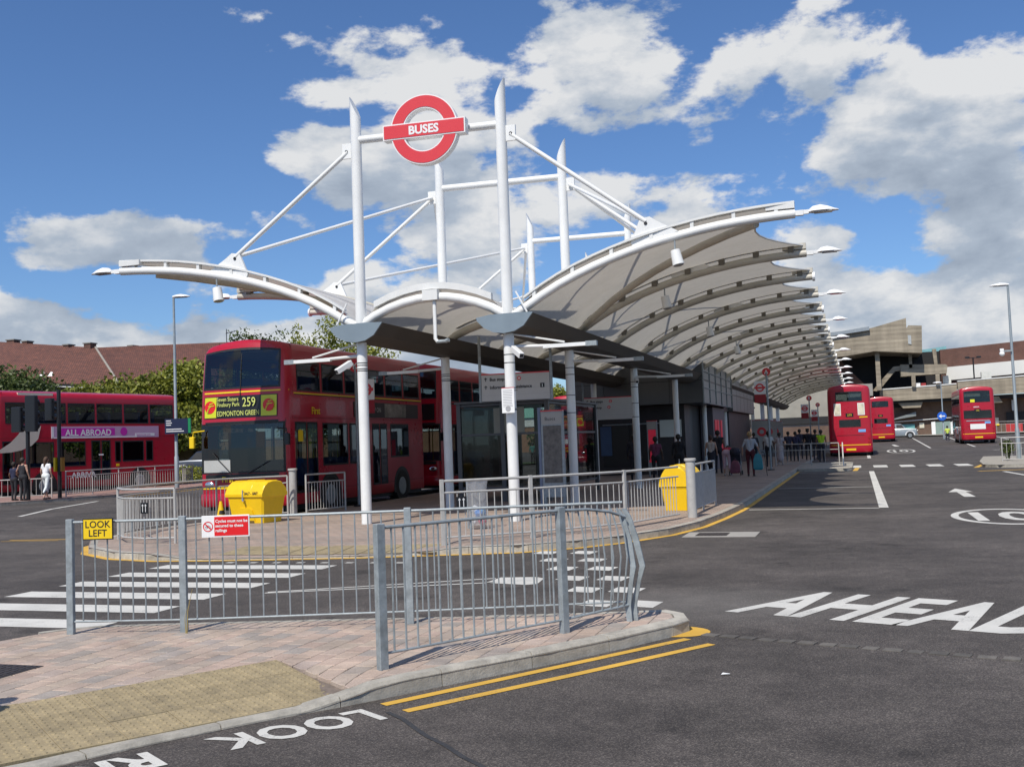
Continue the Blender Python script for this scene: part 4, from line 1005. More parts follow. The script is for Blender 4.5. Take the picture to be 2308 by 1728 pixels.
# small black plates with white arrows wired to railings
def plate(loc,rz,lab):
    o=thing('arrow_plate',lab,'sign',loc,rz); b=MB(); b.box(-.09,.09,-.01,0,-.10,.10); b.build('plate',BLKP,o); b=MB()
    for x in (-.035,.035):
        b.quad((x-.006,-.012,-.07),(x+.006,-.012,-.07),(x+.006,-.012,.06),(x-.006,-.012,.06)); b.quad((x-.02,-.012,.035),(x,-.012,.06),(x,-.012,.075),(x-.02,-.012,.05)); b.quad((x+.02,-.012,.035),(x,-.012,.06),(x,-.012,.075),(x+.02,-.012,.05))
    b.build('white_arrows',WHT,o); return o
plate((-12.55,16.2,.12+.66),-.1,'small black plate with two white arrows on the curved railing'); plate((-6.25,16.1,.12+.66),.6,'small black plate with white bars on the right platform railing')
# bollards
def bollard(loc,lab):
    t=thing('bollard',lab,'bollard',loc); b=MB(); b.cyl((0,0,0),.095,1.12,20); b.build('shaft',RAILP,t,smooth=True); b=MB(); b.tube([(0,0,1.12),(0,0,1.125),(0,0,1.165),(0,0,1.175)],[.10,.118,.118,.10],20); b.build('cap',RAILP,t,smooth=True); return t
bollard((-13.55,23.25,.12),'pale grey bollard between the grit bin and the first red bus'); bollard((-3.2,20.88,.12),'pale grey bollard at the right end of the platform railing')
# ---------------------------------------------------------------- salt and grit bins
def gritbin(loc,rz,lab,txt=True,domed=False):
    t=thing('grit_bin',lab,'grit bin',loc,rz)
    w,d=.60,.42; b=MB()
    sec=lambda a,c,z,k=.05:[(x*a,y*c,z) for x,y in ((-w+k,-d),(w-k,-d),(w,-d+k),(w,d-k),(w-k,d),(-w+k,d),(-w,d-k),(-w,-d+k))]
    b.loft([sec(.86,.80,0),sec(.88,.82,.10),sec(.985,.97,.56),sec(1.02,1.02,.60)]); 
    body=b.build('body',YEL,t)
    # recess between the feet
    b=MB(); b.prism([(-.30,-d*.815-.012,.0),(.30,-d*.815-.012,.0),(.22,-d*.91-.012,.30),(.16,-d*.92-.012,.345),(-.16,-d*.92-.012,.345),(-.22,-d*.91-.012,.30)],(0,.02,0)); b.build('recess_panel',YEL,t)
    b=MB(); b.box(-.26,.26,-d*.80-.03,-d*.8+.01,-.004,.055); b.build('foot_shade',mat('bin_shadow_gap',(.12,.075,.01),.7,0,0),t)  # dark yellow strip paints the shade between the feet
    b=MB(); prof=[(-1.06,.60),(-1.07,.66),(-1.0,.72),(-.96,.76),(-.80,.86),(-.55,.935),(-.2,.965),(.2,.965),(.6,.92),(.9,.80),(1.03,.68),(1.04,.60)]
    if domed: prof=[(1.05*math.cos(PI-PI*q/14),.62+.56*math.sin(PI*q/14)) for q in range(15)]
    rings=[]
    for x,s in ((-w*1.03,.93),(-w*.98,1),(-w*.35,1),(-w*.33,1.03),(w*.33,1.03),(w*.35,1),(w*.98,1),(w*1.03,.93)): rings.append([(x,y*d*1.0,.60+(z-.60)*s) for y,z in prof])
    b.loft(rings); b.build('lid',YEL,t)
    b=MB(); b.box(-.035,-.005,-d*1.1,-d*1.06,.55,.76); b.box(-.05,.03,-d*1.1,-d*1.05,.53,.57); b.build('hasp',GALV,t)
    b=MB(); b.tube([(.0,-d*1.12,.56),(.03,-d*1.15,.50)],.028,8); b.build('padlock',CHROME,t)
    if txt: text('SALT - GRIT',.085,INK,t,(.03,-d*1.09,.655),(PI/2-.12,0,0),.0025)
    return t
gritbin((-13.35,21.25,.12),-.20,'yellow salt and grit bin in front of the first red bus').scale=(.93,.95,1)
gritbin((-3.78,23.3,.12),1.35,'yellow domed grit bin behind the right railing by the bollard',False,True).scale=(.74,.80,.84)
# cone
o=thing('traffic_cone','small yellow traffic cone with a dark sleeve left of the grit bin','cone',(-14.25,21.15,.12))
b=MB(); b.bbox(-.16,.16,-.16,.16,0,.03,.01); b.tube([(0,0,.03),(0,0,.5)],[.12,.03],16); b.build('cone_body',YEL,o); b=MB(); b.tube([(.012,0,.20),(.012,0,.29)],[.090,.070],16); b.build('sleeve',BLK,o)
# litter hoop with clear sack
o=thing('litter_sack_holder','clear plastic litter sack hanging from a hoop behind the platform railing','litter bin',(-6.95,18.75,.12))
b=MB(); b.tube([(.22*math.cos(2*PI*k/16),.18*math.sin(2*PI*k/16),.92) for k in range(17)],.012,6); b.tube([(-.24,.1,0),(-.24,.1,.95)],.02,8); b.build('hoop_stand',GALV,o)
m,N_,L_,p_=nodes('clear_plastic_sack'); out=[n for n in N_ if n.type=='OUTPUT_MATERIAL'][0]; t_=N_.new('ShaderNodeBsdfTransparent'); t_.inputs[0].default_value=(.85,.86,.88,1); d_=N_.new('ShaderNodeBsdfDiffuse'); d_.inputs[0].default_value=(.7,.72,.75,1); g_=N_.new('ShaderNodeBsdfGlossy'); g_.inputs['Roughness'].default_value=.15
a_=N_.new('ShaderNodeMixShader'); a_.inputs[0].default_value=.4; L_.new(d_.outputs[0],a_.inputs[1]); L_.new(g_.outputs[0],a_.inputs[2]); c_=N_.new('ShaderNodeMixShader'); c_.inputs[0].default_value=.30; L_.new(t_.outputs[0],c_.inputs[1]); L_.new(a_.outputs[0],c_.inputs[2]); L_.new(c_.outputs[0],out.inputs[0])
b=MB(); rings=[]
for z,k in ((.93,1.0),(.8,.88),(.6,.86),(.4,.88),(.2,.92),(.08,.8),(.04,.4)): rings.append([((.22*k+random.uniform(-.018,.018))*math.cos(2*PI*j/18),(.18*k+random.uniform(-.018,.018))*math.sin(2*PI*j/18),z) for j in range(18)])
b.loft(rings,cap=False); b.build('sack',m,o,smooth=True)
for k,(c,x,y,z) in enumerate([((.75,.75,.75),-.06,-.05,.16),((.02,.22,.62),.04,-.08,.30),((.78,.78,.78),-.05,-.02,.38),((.6,.05,.10),.10,-.04,.14),((.7,.72,.74),.08,.05,.22),((.05,.30,.60),.10,-.02,.33)]):
    b=MB(); b.ell((x,y,z),(.075,.06,.07),8,6); b.v=[(v[0]+random.uniform(-.012,.012),v[1]+random.uniform(-.012,.012),v[2]+random.uniform(-.012,.012)) for v in b.v]; b.build('rubbish',mat('rubbish_%d'%k,c,.5,0,.1),o)
# ---------------------------------------------------------------- lamp posts
def lamppost(lab,x,y,z0,h,rz,double=False,cctv_=False):
    t=thing('lamp_post',lab,'lamp post',(x,y,z0),rz)
    b=MB(); b.tube([(0,0,0),(0,0,1.4),(0,0,1.45),(0,0,h)],[.105,.10,.075,.05],12); b.build('post',mat('lamp_post_grey',(.30,.34,.36),.45,.3,.12,3),t,smooth=True)
    rings=[]
    for xx,w,hh in ((-.05,.05,.05),(.1,.13,.09),(.35,.17,.12),(.6,.13,.07),(.78,.03,.02)): rings.append([(xx,w*math.cos(a),h+.02+hh*max(0,math.sin(a))) for a in [PI*k/6 for k in range(7)]]+[(xx,-w*.7,h-.01),(xx,w*.7,h-.01)])
    b=MB(); b.loft(rings); b.build('lantern',LAMPW if not double else GALV,t,smooth=True); b=MB(); b.box(.05,.62,-.09,.09,h-.03,h-.012); b.build('lens',LENSM,t)
    return t
lp=at(399,1092,.27); lp=at(399,1092,.42); lamppost('tall grey lamp post on the far left pavement beside the blue bus stop sign',lp.x,lp.y,.27,atY(395,670,lp.y).z-.27,PI*.06)
lamppost('tall grey lamp post at the right edge of the picture',7.0,53.2,.12,8.1,PI)
lamppost('grey lamp post carrying the round blue arrow sign',8.55,118,.5,5.9,PI)
o=thing('keep_left_sign','round blue sign with a white left arrow on the lamp post','sign',(8.45,117.8,2.9)); b=MB(); disc(b,(0,-.05,0),.46,28); b.tube([(0,-.04,0),(0,.02,0)],.46,28); b.build('disc',BLUE,o)
b=MB(); b.quad((-.05,-.06,-.06),(.3,-.06,-.06),(.3,-.06,.06),(-.05,-.06,.06)); b.quad((-.32,-.06,0),(-.05,-.06,-.22),(-.05,-.06,.22)); b.build('white_arrow',WHT,o)
o=thing('wall_camera','white camera high on the right hand lamp post','camera',(6.98,53.1,5.15)); b=MB(); b.box(-.42,0,-.05,.05,-.04,.04); b.build('arm',GALV,o); b=MB(); b.ell((-.42,0,-.12),(.12,.12,.12)); b.box(-.5,-.34,-.06,.06,.0,.12); b.build('dome',LAMPW,o)
o=thing('bus_stop_sign_board','dark blue stop sign with a green back edge on the left lamp post','sign',(lp.x+.1,lp.y-.25,atY(398,960,lp.y).z),.30)
b=MB(); b.box(-.42,.62,-.04,.04,-.35,.33); b.build('panel',NAVY,o); b=MB(); b.box(.625,.74,-.03,.09,-.33,.33); b.build('green_edge',GREEN,o); b=MB()
for k,(w) in enumerate((.22,.26,.22,.0,.70,.80)):
    if w: b.quad((-.36,-.045,.22-k*.095),(-.36+w,-.045,.22-k*.095),(-.36+w,-.045,.255-k*.095),(-.36,-.045,.255-k*.095))
b.build('white_lines',WHT,o)
# ---------------------------------------------------------------- traffic signals at the far left crossing
def sighead(b,x,y,z,h=1.0,w=.18,d=.2,visor=True):
    b.bbox(x-w,x+w,y-d*.5,y+d*.5,z,z+h,.03)
    if visor:
        for k in range(3): b.tube([(x,y+d*.5,z+h*(.18+.32*k)),(x,y+d*.5+.18,z+h*(.18+.32*k)-.02)],w*.62,10)
def signal(x,y,lab,ph,heads):
    t=thing('traffic_signal',lab,'traffic light',(x,y,.27)); b=MB(); b.cyl((0,0,0),.075,ph,12); b.build('pole',BLKP,t,smooth=True)
    for (dx,z,h,w) in heads:
        b=MB(); sighead(b,dx,-.02,z,h,w); b.box(min(0,dx),max(0,dx),-.03,.03,z+.1,z+.14); b.box(min(0,dx),max(0,dx),-.03,.03,z+h-.14,z+h-.1); b.build('signal_head',BLKP,t)
    return t
q_=at(135,1122,.27); s1=signal(q_.x,q_.y,'black traffic light pole with yellow push button box beside the woman in white',4.15,[(-.42,3.0,.85,.17)])
b=MB(); b.box(-.16,-.08,-.14,.02,1.02,1.55); b.build('push_button_box',YELL,s1); b=MB(); b.box(.09,.16,-.06,.10,1.02,1.55); b.build('push_button_box',mat('orange_box',(.45,.2,.02),.5),s1)
q_=at(64,1127,.27); s2=signal(q_.x,q_.y,'black traffic light cluster left of the standing people, seen from behind',3.2,[(-.46,2.55,.95,.22),(.20,2.55,1.35,.24)])
# bus stop poles and flags
def busstop(x,y,lab,letter,h=3.35,side=-1,rz=0,flat=True,zs=1):
    t=thing('bus_stop_flag',lab,'bus stop',(x,y,.12),rz)
    b=MB(); b.cyl((0,0,0),.045,h,10); b.build('pole',GALV,t,smooth=True); b=MB(); b.cyl((0,0,0),.16,.04,14); b.build('foot',BLK,t)
    x0,x1=(-.56,-.06) if side<0 else (.06,.56)
    b=MB(); b.box(x0,x1,-.02,.02,h-.98,h-.40); b.build('flag',WHT,t); b=MB(); b.box(x0,x1,-.022,.022,h-1.36,h-.985); b.build('name_panel',mat('dark_red_panel',(.30,.01,.02),.5),t)
    b=MB(); c=((x0+x1)/2,-.025,h-.69); disc(b,c,.19,24,'y',.12); b.quad((c[0]-.235,-.026,c[2]-.045),(c[0]+.235,-.026,c[2]-.045),(c[0]+.235,-.026,c[2]+.045),(c[0]-.235,-.026,c[2]+.045)); b.build('red_ring_mark',SIGNRED,t)
    b=MB(); b.tube([(0,-.03,h),(0,.03,h)],.18,24); b.build('letter_disc',SIGNRED,t); text(letter,.24,WHT,t,(0,-.035,h-.085),RF,.006,'CENTER')
    return t
busstop(-3.72,47.5,'bus stop flag with a red letter A disc beside the right hand bays','A',4.35,-1)
busstop(-3.0,73,'second bus stop flag with red disc beyond the queue','B',3.9,-1)
busstop(-3.1,92,'farthest bus stop flag beside the parked red bus','C',3.9,-1)
t=busstop(-13.4,26.6,'bus stop flag beside the first red bus on the left of the platform','K',3.95,1,0)
# timetable column and poster stands
def totem(x,y,w,h,lab,col,rz=0,top=True):
    t=thing('information_stand',lab,'information stand',(x,y,.12),rz); b=MB(); b.box(-w/2,w/2,-.06,.06,.25,h); b.build('frame',GALV,t); b=MB(); b.box(-w/2+.05,w/2-.05,-.066,-.061,.6,h-.35); b.build('poster',col,t)
    b=MB(); b.box(-w/2+.02,w/2-.02,-.066,-.061,h-.32,h-.03); b.build('header',mat('grey_white_header',(.38,.37,.35),.5,0,.05),t); b=MB(); b.box(-w/2,w/2,-.07,.07,h,h+.03); b.build('red_cap',SIGNRED,t)
    for x_ in (-w/2+.04,w/2-.04): b=MB(); b.box(x_-.03,x_+.03,-.05,.05,0,.25); b.build('leg',GALV,t)
    return t
it=totem(-7.12,24.7,.56,2.35,'grey information stand with timetable under the hanging sign',mat('timetable_print',(.12,.11,.10),.5,0,.5,9)); text('Buses',.12,INK,it,(-.18,-.068,2.13))
b=MB(); b.box(-.36,-.29,-.06,.06,0,2.45); b.build('blue_grey_post',mat('blue_grey_post',(.16,.19,.27),.45,.2),it)
totem(-8.1,43.0,.42,2.3,'narrow stand with bright red posters in front of the kiosk',mat('red_poster',(.55,.03,.06),.4,0,.25,7,emit=(.8,.03,.08,.16)))
# glass shelters
def shelter(x,y,w,d,h,lab,posters=()):
    t=thing('glass_shelter',lab,'bus shelter',(x,y,.12)); F_=mat('shelter_frame',(.10,.10,.105),.45,.3,.1)
    for px,py in ((0,0),(w,0),(0,d),(w,d),(w/2,0)): b=MB(); b.box(px-.06,px+.06,py-.05,py+.05,0,h); b.build('post',F_,t)
    for z in (.38,h*.68,h-.05):
        b=MB(); b.box(0,w,-.02,.02,z-.03,z+.03); b.box(-.02,.02,0,d,z-.03,z+.03); b.box(w-.02,w+.02,0,d,z-.03,z+.03); b.build('frame_bar',F_,t)
    for a in ((.06,w/2-.06),(w/2+.06,w-.06)): b=MB(); b.box(a[0],a[1],-.008,.008,.42,h-.1); b.build('glass_pane',SGLASS,t)
    for xx in (0,w): b=MB(); b.box(xx-.008,xx+.008,.06,d-.06,.42,h-.1); b.build('glass_pane',SGLASS,t)
    b=MB(); b.box(.2,w-.2,.3,.6,.42,.46); b.build('bench',GALV,t); b=MB(); b.box(-.1,w+.1,-.1,d+.1,h,h+.06); b.build('roof',F_,t)
    return t
sh=shelter(-10.7,27.6,2.6,5.5,2.75,'dark framed glass waiting shelter behind the front masts')
b=MB(); b.box(1.05,1.95,-.035,-.02,1.9,2.6); b.build('timetable_board',mat('shelter_board',(.26,.26,.22),.5,0,.1),sh)
sh2=shelter(-11.2,60,1.8,6,2.6,'far glass shelter under the middle of the canopy')
# ================================================================ BUSES
SEATM=mat('bus_seat_fabric',(.04,.06,.16),.8,0,.2,8)
LITE=mat('bus_ceiling_panel',(.35,.35,.34),.6,0,.0)
class BusShape:
    def __init__(s,L,Wd=2.68,H=4.6,z0=.33,lean=.16,bowf=.07,bowr=.03,r=.24):
        s.L=L; s.hw=Wd/2; s.H=H; s.z0=z0; s.lean=lean; s.bowf=bowf; s.bowr=bowr; s.r=r
    def fl(s,z):  # front lean
        t=clamp((z-1.3)/(s.H-1.3)); return s.lean*t*t
    def corner(s,x,bow):
        k=s.hw-s.r; ax=abs(x)
        if ax<=k: return bow*(ax/k)**2
        q=min(1,(ax-k)/s.r); return bow+s.r*(1-math.sqrt(max(0,1-q*q)))
    def front(s,x,z): return s.fl(z)+s.corner(x,s.bowf)
    def rear(s,x,z): return s.L-s.corner(x,s.bowr)
    def inset(s,z):
        h=.30; t=clamp((z-(s.H-h))/h); return .20*(1-math.sqrt(max(0,1-t*t*.985)))+ .03*clamp((z-3.0)/1.5)
def bus_body(bs,wins,mt=RED):
    # wins: dict face-> list (a0,a1,z0,z1); a is x for front/rear, y for sides
    xs_f=sorted(set([-bs.hw,bs.hw]+[v for q in 'FB' for w in wins[q] for v in w[:2]]+[bs.hw*math.sin(PI/2*k/8) for k in range(-8,9)]))
    xs_r=xs_f
    e=bs.r+bs.bowf; e2=bs.r+bs.bowr
    def ys(face): return sorted(set([v for w in wins[face] for v in w[:2]]+[e+bs.lean+.01,bs.L-e2]))
    per=[('F',x) for x in xs_f]; per+=[('R',y) for y in ys('R')]; per+=[('B',x) for x in reversed(xs_r)]; per+=[('L',y) for y in reversed(ys('L'))]
    zz=sorted(set([bs.z0,bs.z0+.05]+[v for f in wins for w in wins[f] for v in w[2:4]]+[bs.H-.30,bs.H-.2,bs.H-.12,bs.H-.06,bs.H-.02,bs.H]))
    def pos(face,a,z):
        i=bs.inset(z)+(.03 if z<=bs.z0+.001 else 0); k=(bs.hw-i)/bs.hw
        zo=z; z=z+(.13*(1-(a/bs.hw)**2)*clamp((z-3.9)/.6) if face in 'FB' else 0)
        if face=='F': return (a*k,bs.front(a,zo)+i*.8,z)
        if face=='B': return (a*k,bs.rear(a,zo)-i*.6,z)
        return ((bs.hw-i)*(1 if face=='R' else -1),a,z)
    V=[];F=[];n=len(per)
    for z in zz:
        for f,a in per: V.append(pos(f,a,z))
    def hole(i,zi):
        f,a=per[i]; g,c=per[(i+1)%n]
        if f!=g: return False
        m=(a+c)/2; zm=(zz[zi]+zz[zi+1])/2
        return any(min(w[0],w[1])<m<max(w[0],w[1]) and w[2]<zm<w[3] for w in wins[f])
    for k in range(len(zz)-1):
        for i in range(n):
            if not hole(i,k): j=(i+1)%n; F.append((k*n+i,k*n+j,(k+1)*n+j,(k+1)*n+i))
    top=(len(zz)-1)*n; nx=len(xs_f); rb=nx+len(ys('R'))
    for i in range(nx-1): F.append((top+i,top+i+1,top+rb+nx-2-i,top+rb+nx-1-i))
    F.append(tuple([top+nx-1]+[top+nx+q for q in range(len(ys('R')))]+[top+rb])); F.append(tuple([top+rb+nx-1]+[top+rb+nx+q for q in range(len(ys('L')))]+[top]))
    m=MB(); m.add(V,F); return m,pos
def pane(bs,pos,face,w,bord=.045,out=.006):
    # glass with a black rubber border, follows the body
    a0,a1,z0,z1=w; a0,a1=min(a0,a1),max(a0,a1)
    ns=1 if face in 'LR' else 10; As=[a0,a0+bord]+[a0+bord+(a1-a0-2*bord)*k/ns for k in range(1,ns)]+[a1-bord,a1]
    Zs=[z0,z0+bord,(z0+z1)/2,z1-bord,z1]; m=MB(); V=[];
    for z in Zs:
        for a in As:
            p=Vector(pos(face,a,z)); o=out
            d={'F':(0,-1,0),'B':(0,1,0),'R':(1,0,0),'L':(-1,0,0)}[face]
            V.append(tuple(p+Vector(d)*o))
    n=len(As); 
    m.v=V
    for k in range(len(Zs)-1):
        for i in range(n-1):
            m.f.append((k*n+i,k*n+i+1,(k+1)*n+i+1,(k+1)*n+i)); m.m.append(1 if (k in(0,len(Zs)-2) or i in(0,n-2)) else 0)
    return m
def make_bus(name,lab,L,kind,loc,rz,group=None,detail=2):
    t=thing(name,lab,'bus',loc,rz,group)
    bs=BusShape(L,lean=.20 if kind!='old' else .14)
    hw=bs.hw
    U0,U1=3.32,4.12
    if kind=='arriva': U0,U1=3.22,4.15
    n=6; pitch=(L-1.0)/n
    up=[(.62+pitch*i+.05,.62+pitch*(i+1)-.05,U0,U1) for i in range(n)]
    if kind=='arriva':
        lowR=[(.52,1.02,.62,2.48),(1.08,1.50,.62,2.48),(1.68,2.98,1.30,2.42),(3.22,4.6,1.30,2.42),(4.9,5.4,.62,2.45),(5.45,5.95,.62,2.45),(6.2,6.52,1.42,2.40),(6.62,7.85,1.42,2.40),(7.98,8.4,1.42,2.40)]
    else:
        lowR=[(.52,1.12,.62,2.50),(1.15,1.72,.62,2.50),(2.0,3.5,1.30,2.48),(3.6,4.9,1.30,2.48),(5.1,5.6,.62,2.48),(5.65,6.15,.62,2.48),(6.4,7.8,1.42,2.48)]
    lowL=[(1.0+1.45*i,2.35+1.45*i,1.35,2.48) for i in range(int((L-1.6)/1.45))]
    fr=[(-hw*.90,hw*.86,3.42,4.40),(-hw*.985,hw*.95,1.20,2.52)]
    if kind=='old' : rearw=[(-hw*.62,hw*.62,3.62,4.2),(-hw*.5,hw*.5,1.95,2.45)]
    elif kind=='modern': rearw=[(-hw*.76,hw*.76,3.40,4.30),(-hw*.80,hw*.80,2.05,2.75)]
    else: rearw=[(-hw*.62,hw*.62,3.62,4.2),(-hw*.5,hw*.5,1.95,2.45)]
    wins={'F':fr,'B':rearw,'R':up+lowR,'L':up+lowL}
    m,pos=bus_body(bs,wins); m.build('body',RED,t,smooth=True,fix=True)
    for face,ws in wins.items():
        for w in ws:
            door=(face=='R' and w[2]<.7); nm='door' if door else ('windscreen' if face=='F' else 'window')
            o=pane(bs,pos,face,w,.05 if not door else .06).build(nm,[WGLASS,BLK],t,fix=False)
            if face in 'RL' and w in up and detail>1:
                b=MB(); x=(hw-.015)*(1 if face=='R' else -1); b.box(x-.006,x+.006,w[0]+.05,w[1]-.05,w[3]-.28,w[3]-.25); b.build('opening_bar',BLK,o)
    # interior
    b=MB(); b.box(-hw+.08,hw-.08,.75,L-.35,2.60,2.78); b.box(-hw+.1,hw-.1,.5,L-.3,.36,.44); b.build('deck_floor',DARK,t)
    b=MB(); b.box(-hw+.1,hw-.1,.5,L-.3,4.40,4.43); b.build('ceiling',LITE,t)
    b=MB(); 
    for dz in (.45,2.79):
        for k in range(int((L-2.4)/.85)):
            y=1.7+k*.85
            for x in (-hw+.15,.35):
                b.box(x,x+.85,y,y+.12,dz+.35,dz+(.98 if dz>1 else 1.05)); b.box(x,x+.85,y-.40,y,dz+.35,dz+.45)
    b.build('seats',SEATM,t)
    b=MB(); b.box(-hw+.1,hw-.1,L-.34,L-.30,.4,2.6); b.box(-hw+.1,-.1,1.35,1.42,.44,2.3); b.build('bulkhead',DARK,t)
    for k in range(4):
        b=MB(); b.cyl((.1,2.2+k*1.5,.45),.018,2.1,6); b.build('grab_pole',YELL,t)
    # under skirt, bumper, wheels
    b=MB(); b.box(-hw+.12,hw-.12,.35,L-.2,.22,.40); b.build('chassis',BLK,t)
    wy=(2.4,7.2) if L<9.5 else (2.5,7.6)
    for y in wy:
        for s in (1,-1):
            b=MB(); x=s*(hw-.01); 
            prof=[(y+.62*math.cos(a),.5+.62*math.sin(a)) for a in [PI*k/14 for k in range(15)]]+[(y-.62,bs.z0-.02),(y+.62,bs.z0-.02)]
            b.prism([(x,p,q) for p,q in prof],(s*.016,0,0)); b.build('wheel_arch',BLK,t)
            b=MB(); b.tube([(s*(hw-.30),y,.5),(s*(hw+.008),y,.5)],.50,24); o=b.build('wheel',mat('tyre_rubber',(.02,.02,.02),.8),t)
            b=MB(); b.tube([(s*(hw+.004),y,.5),(s*(hw+.022),y,.5)],[.29,.25],20); b.build('rim',GALV,o)
    # front furniture
    fx=lambda x,z,o=.012:bs.front(x,z)-o
    def fpanel(x0,x1,z0,z1,mm,nm,o=.012,nn=8,side='F',parent=None):
        V=[];b=MB(); fn=(lambda x,z:bs.front(x,z)-o) if side=='F' else (lambda x,z:bs.rear(x,z)+o)
        zs=[z0+(z1-z0)*q/3 for q in range(4)]
        for z in zs:
            for k in range(nn+1): x=x0+(x1-x0)*k/nn; i=bs.inset(z); V.append((x*(hw-i)/hw,fn(x,z)+(i*.8 if side=='F' else -i*.6),z))
        n_=nn+1; b.add(V,[(k*n_+i,k*n_+i+1,(k+1)*n_+i+1,(k+1)*n_+i) for k in range(3) for i in range(nn)]); return b.build(nm,mm,parent or t,fix=False)
    if kind!='rearonly':
        fpanel(-1.14,1.08,2.66,3.24,BLKP,'destination_box',.010)
        fpanel(-hw*.96,hw*.96,2.52,2.565,BLK,'windscreen_edge',.012,12)
        if kind=='first':
            fpanel(-hw*.99,hw*.99,3.315,3.355,YELL,'yellow_stripe',.010,14)
            for (x0,x1) in ((-1.12,-.74),(.62,1.06)):
                o=fpanel(x0,x1,2.68,3.22,LIME,'logo_panel',.016,4); cx=(x0+x1)/2
                b=MB(); disc(b,(cx,fx(cx,2.96,.022)-.012,2.96),.165,22); o2=b.build('logo_disc',RED2,o)
                b=MB(); y=fx(cx,2.86,.022)-.016
                for q in range(7):
                    a=q/6.; b.quad((cx-.09+.11*a*a-.015,y,2.82+.17*a),(cx-.09+.11*a*a+.028,y,2.82+.17*a),(cx-.06+.11*(a+.1)**2+.0,y,2.84+.17*a),(cx-.10+.11*(a+.1)**2,y,2.84+.17*a))
                b.quad((cx-.05,y-.001,2.975),(cx+.13,y-.001,2.99),(cx+.13,y-.001,3.01),(cx-.05,y-.001,3.00)); b.quad((cx-.01,y-.002,3.03),(cx+.10,y-.002,3.055),(cx+.11,y-.002,3.075),(cx-.01,y-.002,3.06)); b.build('logo_stroke',LIME,o)
            y=fx(0,2.85,.02)-.004; DT=mat('blind_lettering',(.62,.68,.18),.5,0,0)
            text('Seven Sisters',.150,DT,t,(-.69,y-.006,3.105),RF,.001,sx=.84); text('Finsbury Park',.150,DT,t,(-.69,y-.005,2.965),RF,.001,sx=.84); text('259',.34,DT,t,(.08,y-.005,2.945),RF,.001,sx=.80)
            text('EDMONTON GREEN',.185,DT,t,(-.69,y-.004,2.715),RF,.001,sx=.75)
            fpanel(-1.15,-.30,1.24,1.56,mat('pale_dash_cowl',(.45,.45,.43),.4,0,.05),'dash_cowl',.014,6)
            fpanel(-hw*.9,-.25,.80,.86,YELL,'yellow_bumper_band',.012); 
            text('First',.20,YELL,t,(-.55,fx(0,1.0)-.02,.98),RF,.004)
        # bumper and lower face
        fpanel(-hw*.96,hw*.96,1.08,1.19,BLK,'black_sill',.012,12)
        b=MB(); 
        V=[]; 
        for z,o in ((.34,.02),(.40,.05),(.62,.05),(.68,.015)):
            for k in range(15): x=-hw*.97+2*hw*.97*k/14; V.append((x,bs.front(x,z)-o,z))
        b.add(V,[(k*15+i,k*15+i+1,(k+1)*15+i+1,(k+1)*15+i) for k in range(3) for i in range(14)]); b.build('bumper',RED,t,fix=False,smooth=True)
        for s in (1,-1):
            b=MB(); b.ell((s*.98,bs.front(.98,.92)-.0,.92),(.15,.05,.09)); b.build('headlight',CHROME,t,smooth=True)
            b=MB(); b.tube([(s*1.1,bs.front(.9,2.3)-.02,2.35),(s*1.40,bs.front(1.0,2.3)-.10,2.32),(s*1.42,bs.front(1.0,2.3)-.10,2.2)],.018,6); b.bbox(s*1.43-.075,s*1.43+.075,bs.front(1,2.1)-.16,bs.front(1,2.1)-.06,1.90,2.20,.02); b.build('mirror',BLKP if kind!='first' or s>0 else YELL,t)
            b=MB(); b.tube([(s*.25,fx(.2,1.22)-.03,1.20),(s*.85,fx(.8,1.9)-.03,1.75 if s<0 else 1.5)],.012,5); b.build('wiper',BLK,t)
        b=MB(); b.quad((-.26,fx(0,.5)-.052,.44),(.26,fx(0,.5)-.052,.44),(.26,fx(0,.5)-.052,.55),(-.26,fx(0,.5)-.052,.55)); b.build('number_plate',WHT,t)
        b=MB(); b.box(-.02,.02,bs.front(0,3.2)-.022,bs.front(0,3.2)+.02,3.2,3.5); 
        V=[(-.018,bs.front(0,z)-.015+bs.inset(z)*.8,z) for z in (3.2,3.5,3.8,4.1,4.36)]; b=MB(); b.tube([(0,v[1],v[2]) for v in V],.014,5); b.build('windscreen_divider',BLK,t)
    # sides
    for s in (1,-1):
        f=(hw-.005)*s
        if kind in('first','old'):
            b=MB(); b.box(min(f,f+.012*s),max(f,f+.012*s),bs.lean+.30,L-.3,3.24,3.275) if kind=='first' else b.box(min(f,f+.012*s),max(f,f+.012*s),bs.lean+.30,L-.3,3.18,3.21); b.build('yellow_stripe',YELL,t)
        b=MB(); b.box(min(f-.02*s,f+.01*s),max(f-.02*s,f+.01*s),bs.lean+.35,L-.32,U0-.10,U0-.055) if kind!='arriva' else None
        if b.v: b.build('window_sill_trim',BLK,t)
        b=MB(); b.box(min(f,f+.008*s),max(f,f+.008*s),.4,L-.3,.66,.675); b.box(min(f,f+.008*s),max(f,f+.008*s),.4,L-.3,2.60,2.615); b.build('panel_seam',mat('dark_red_seam',(.18,.004,.01),.5),t)
    return t,bs,fpanel
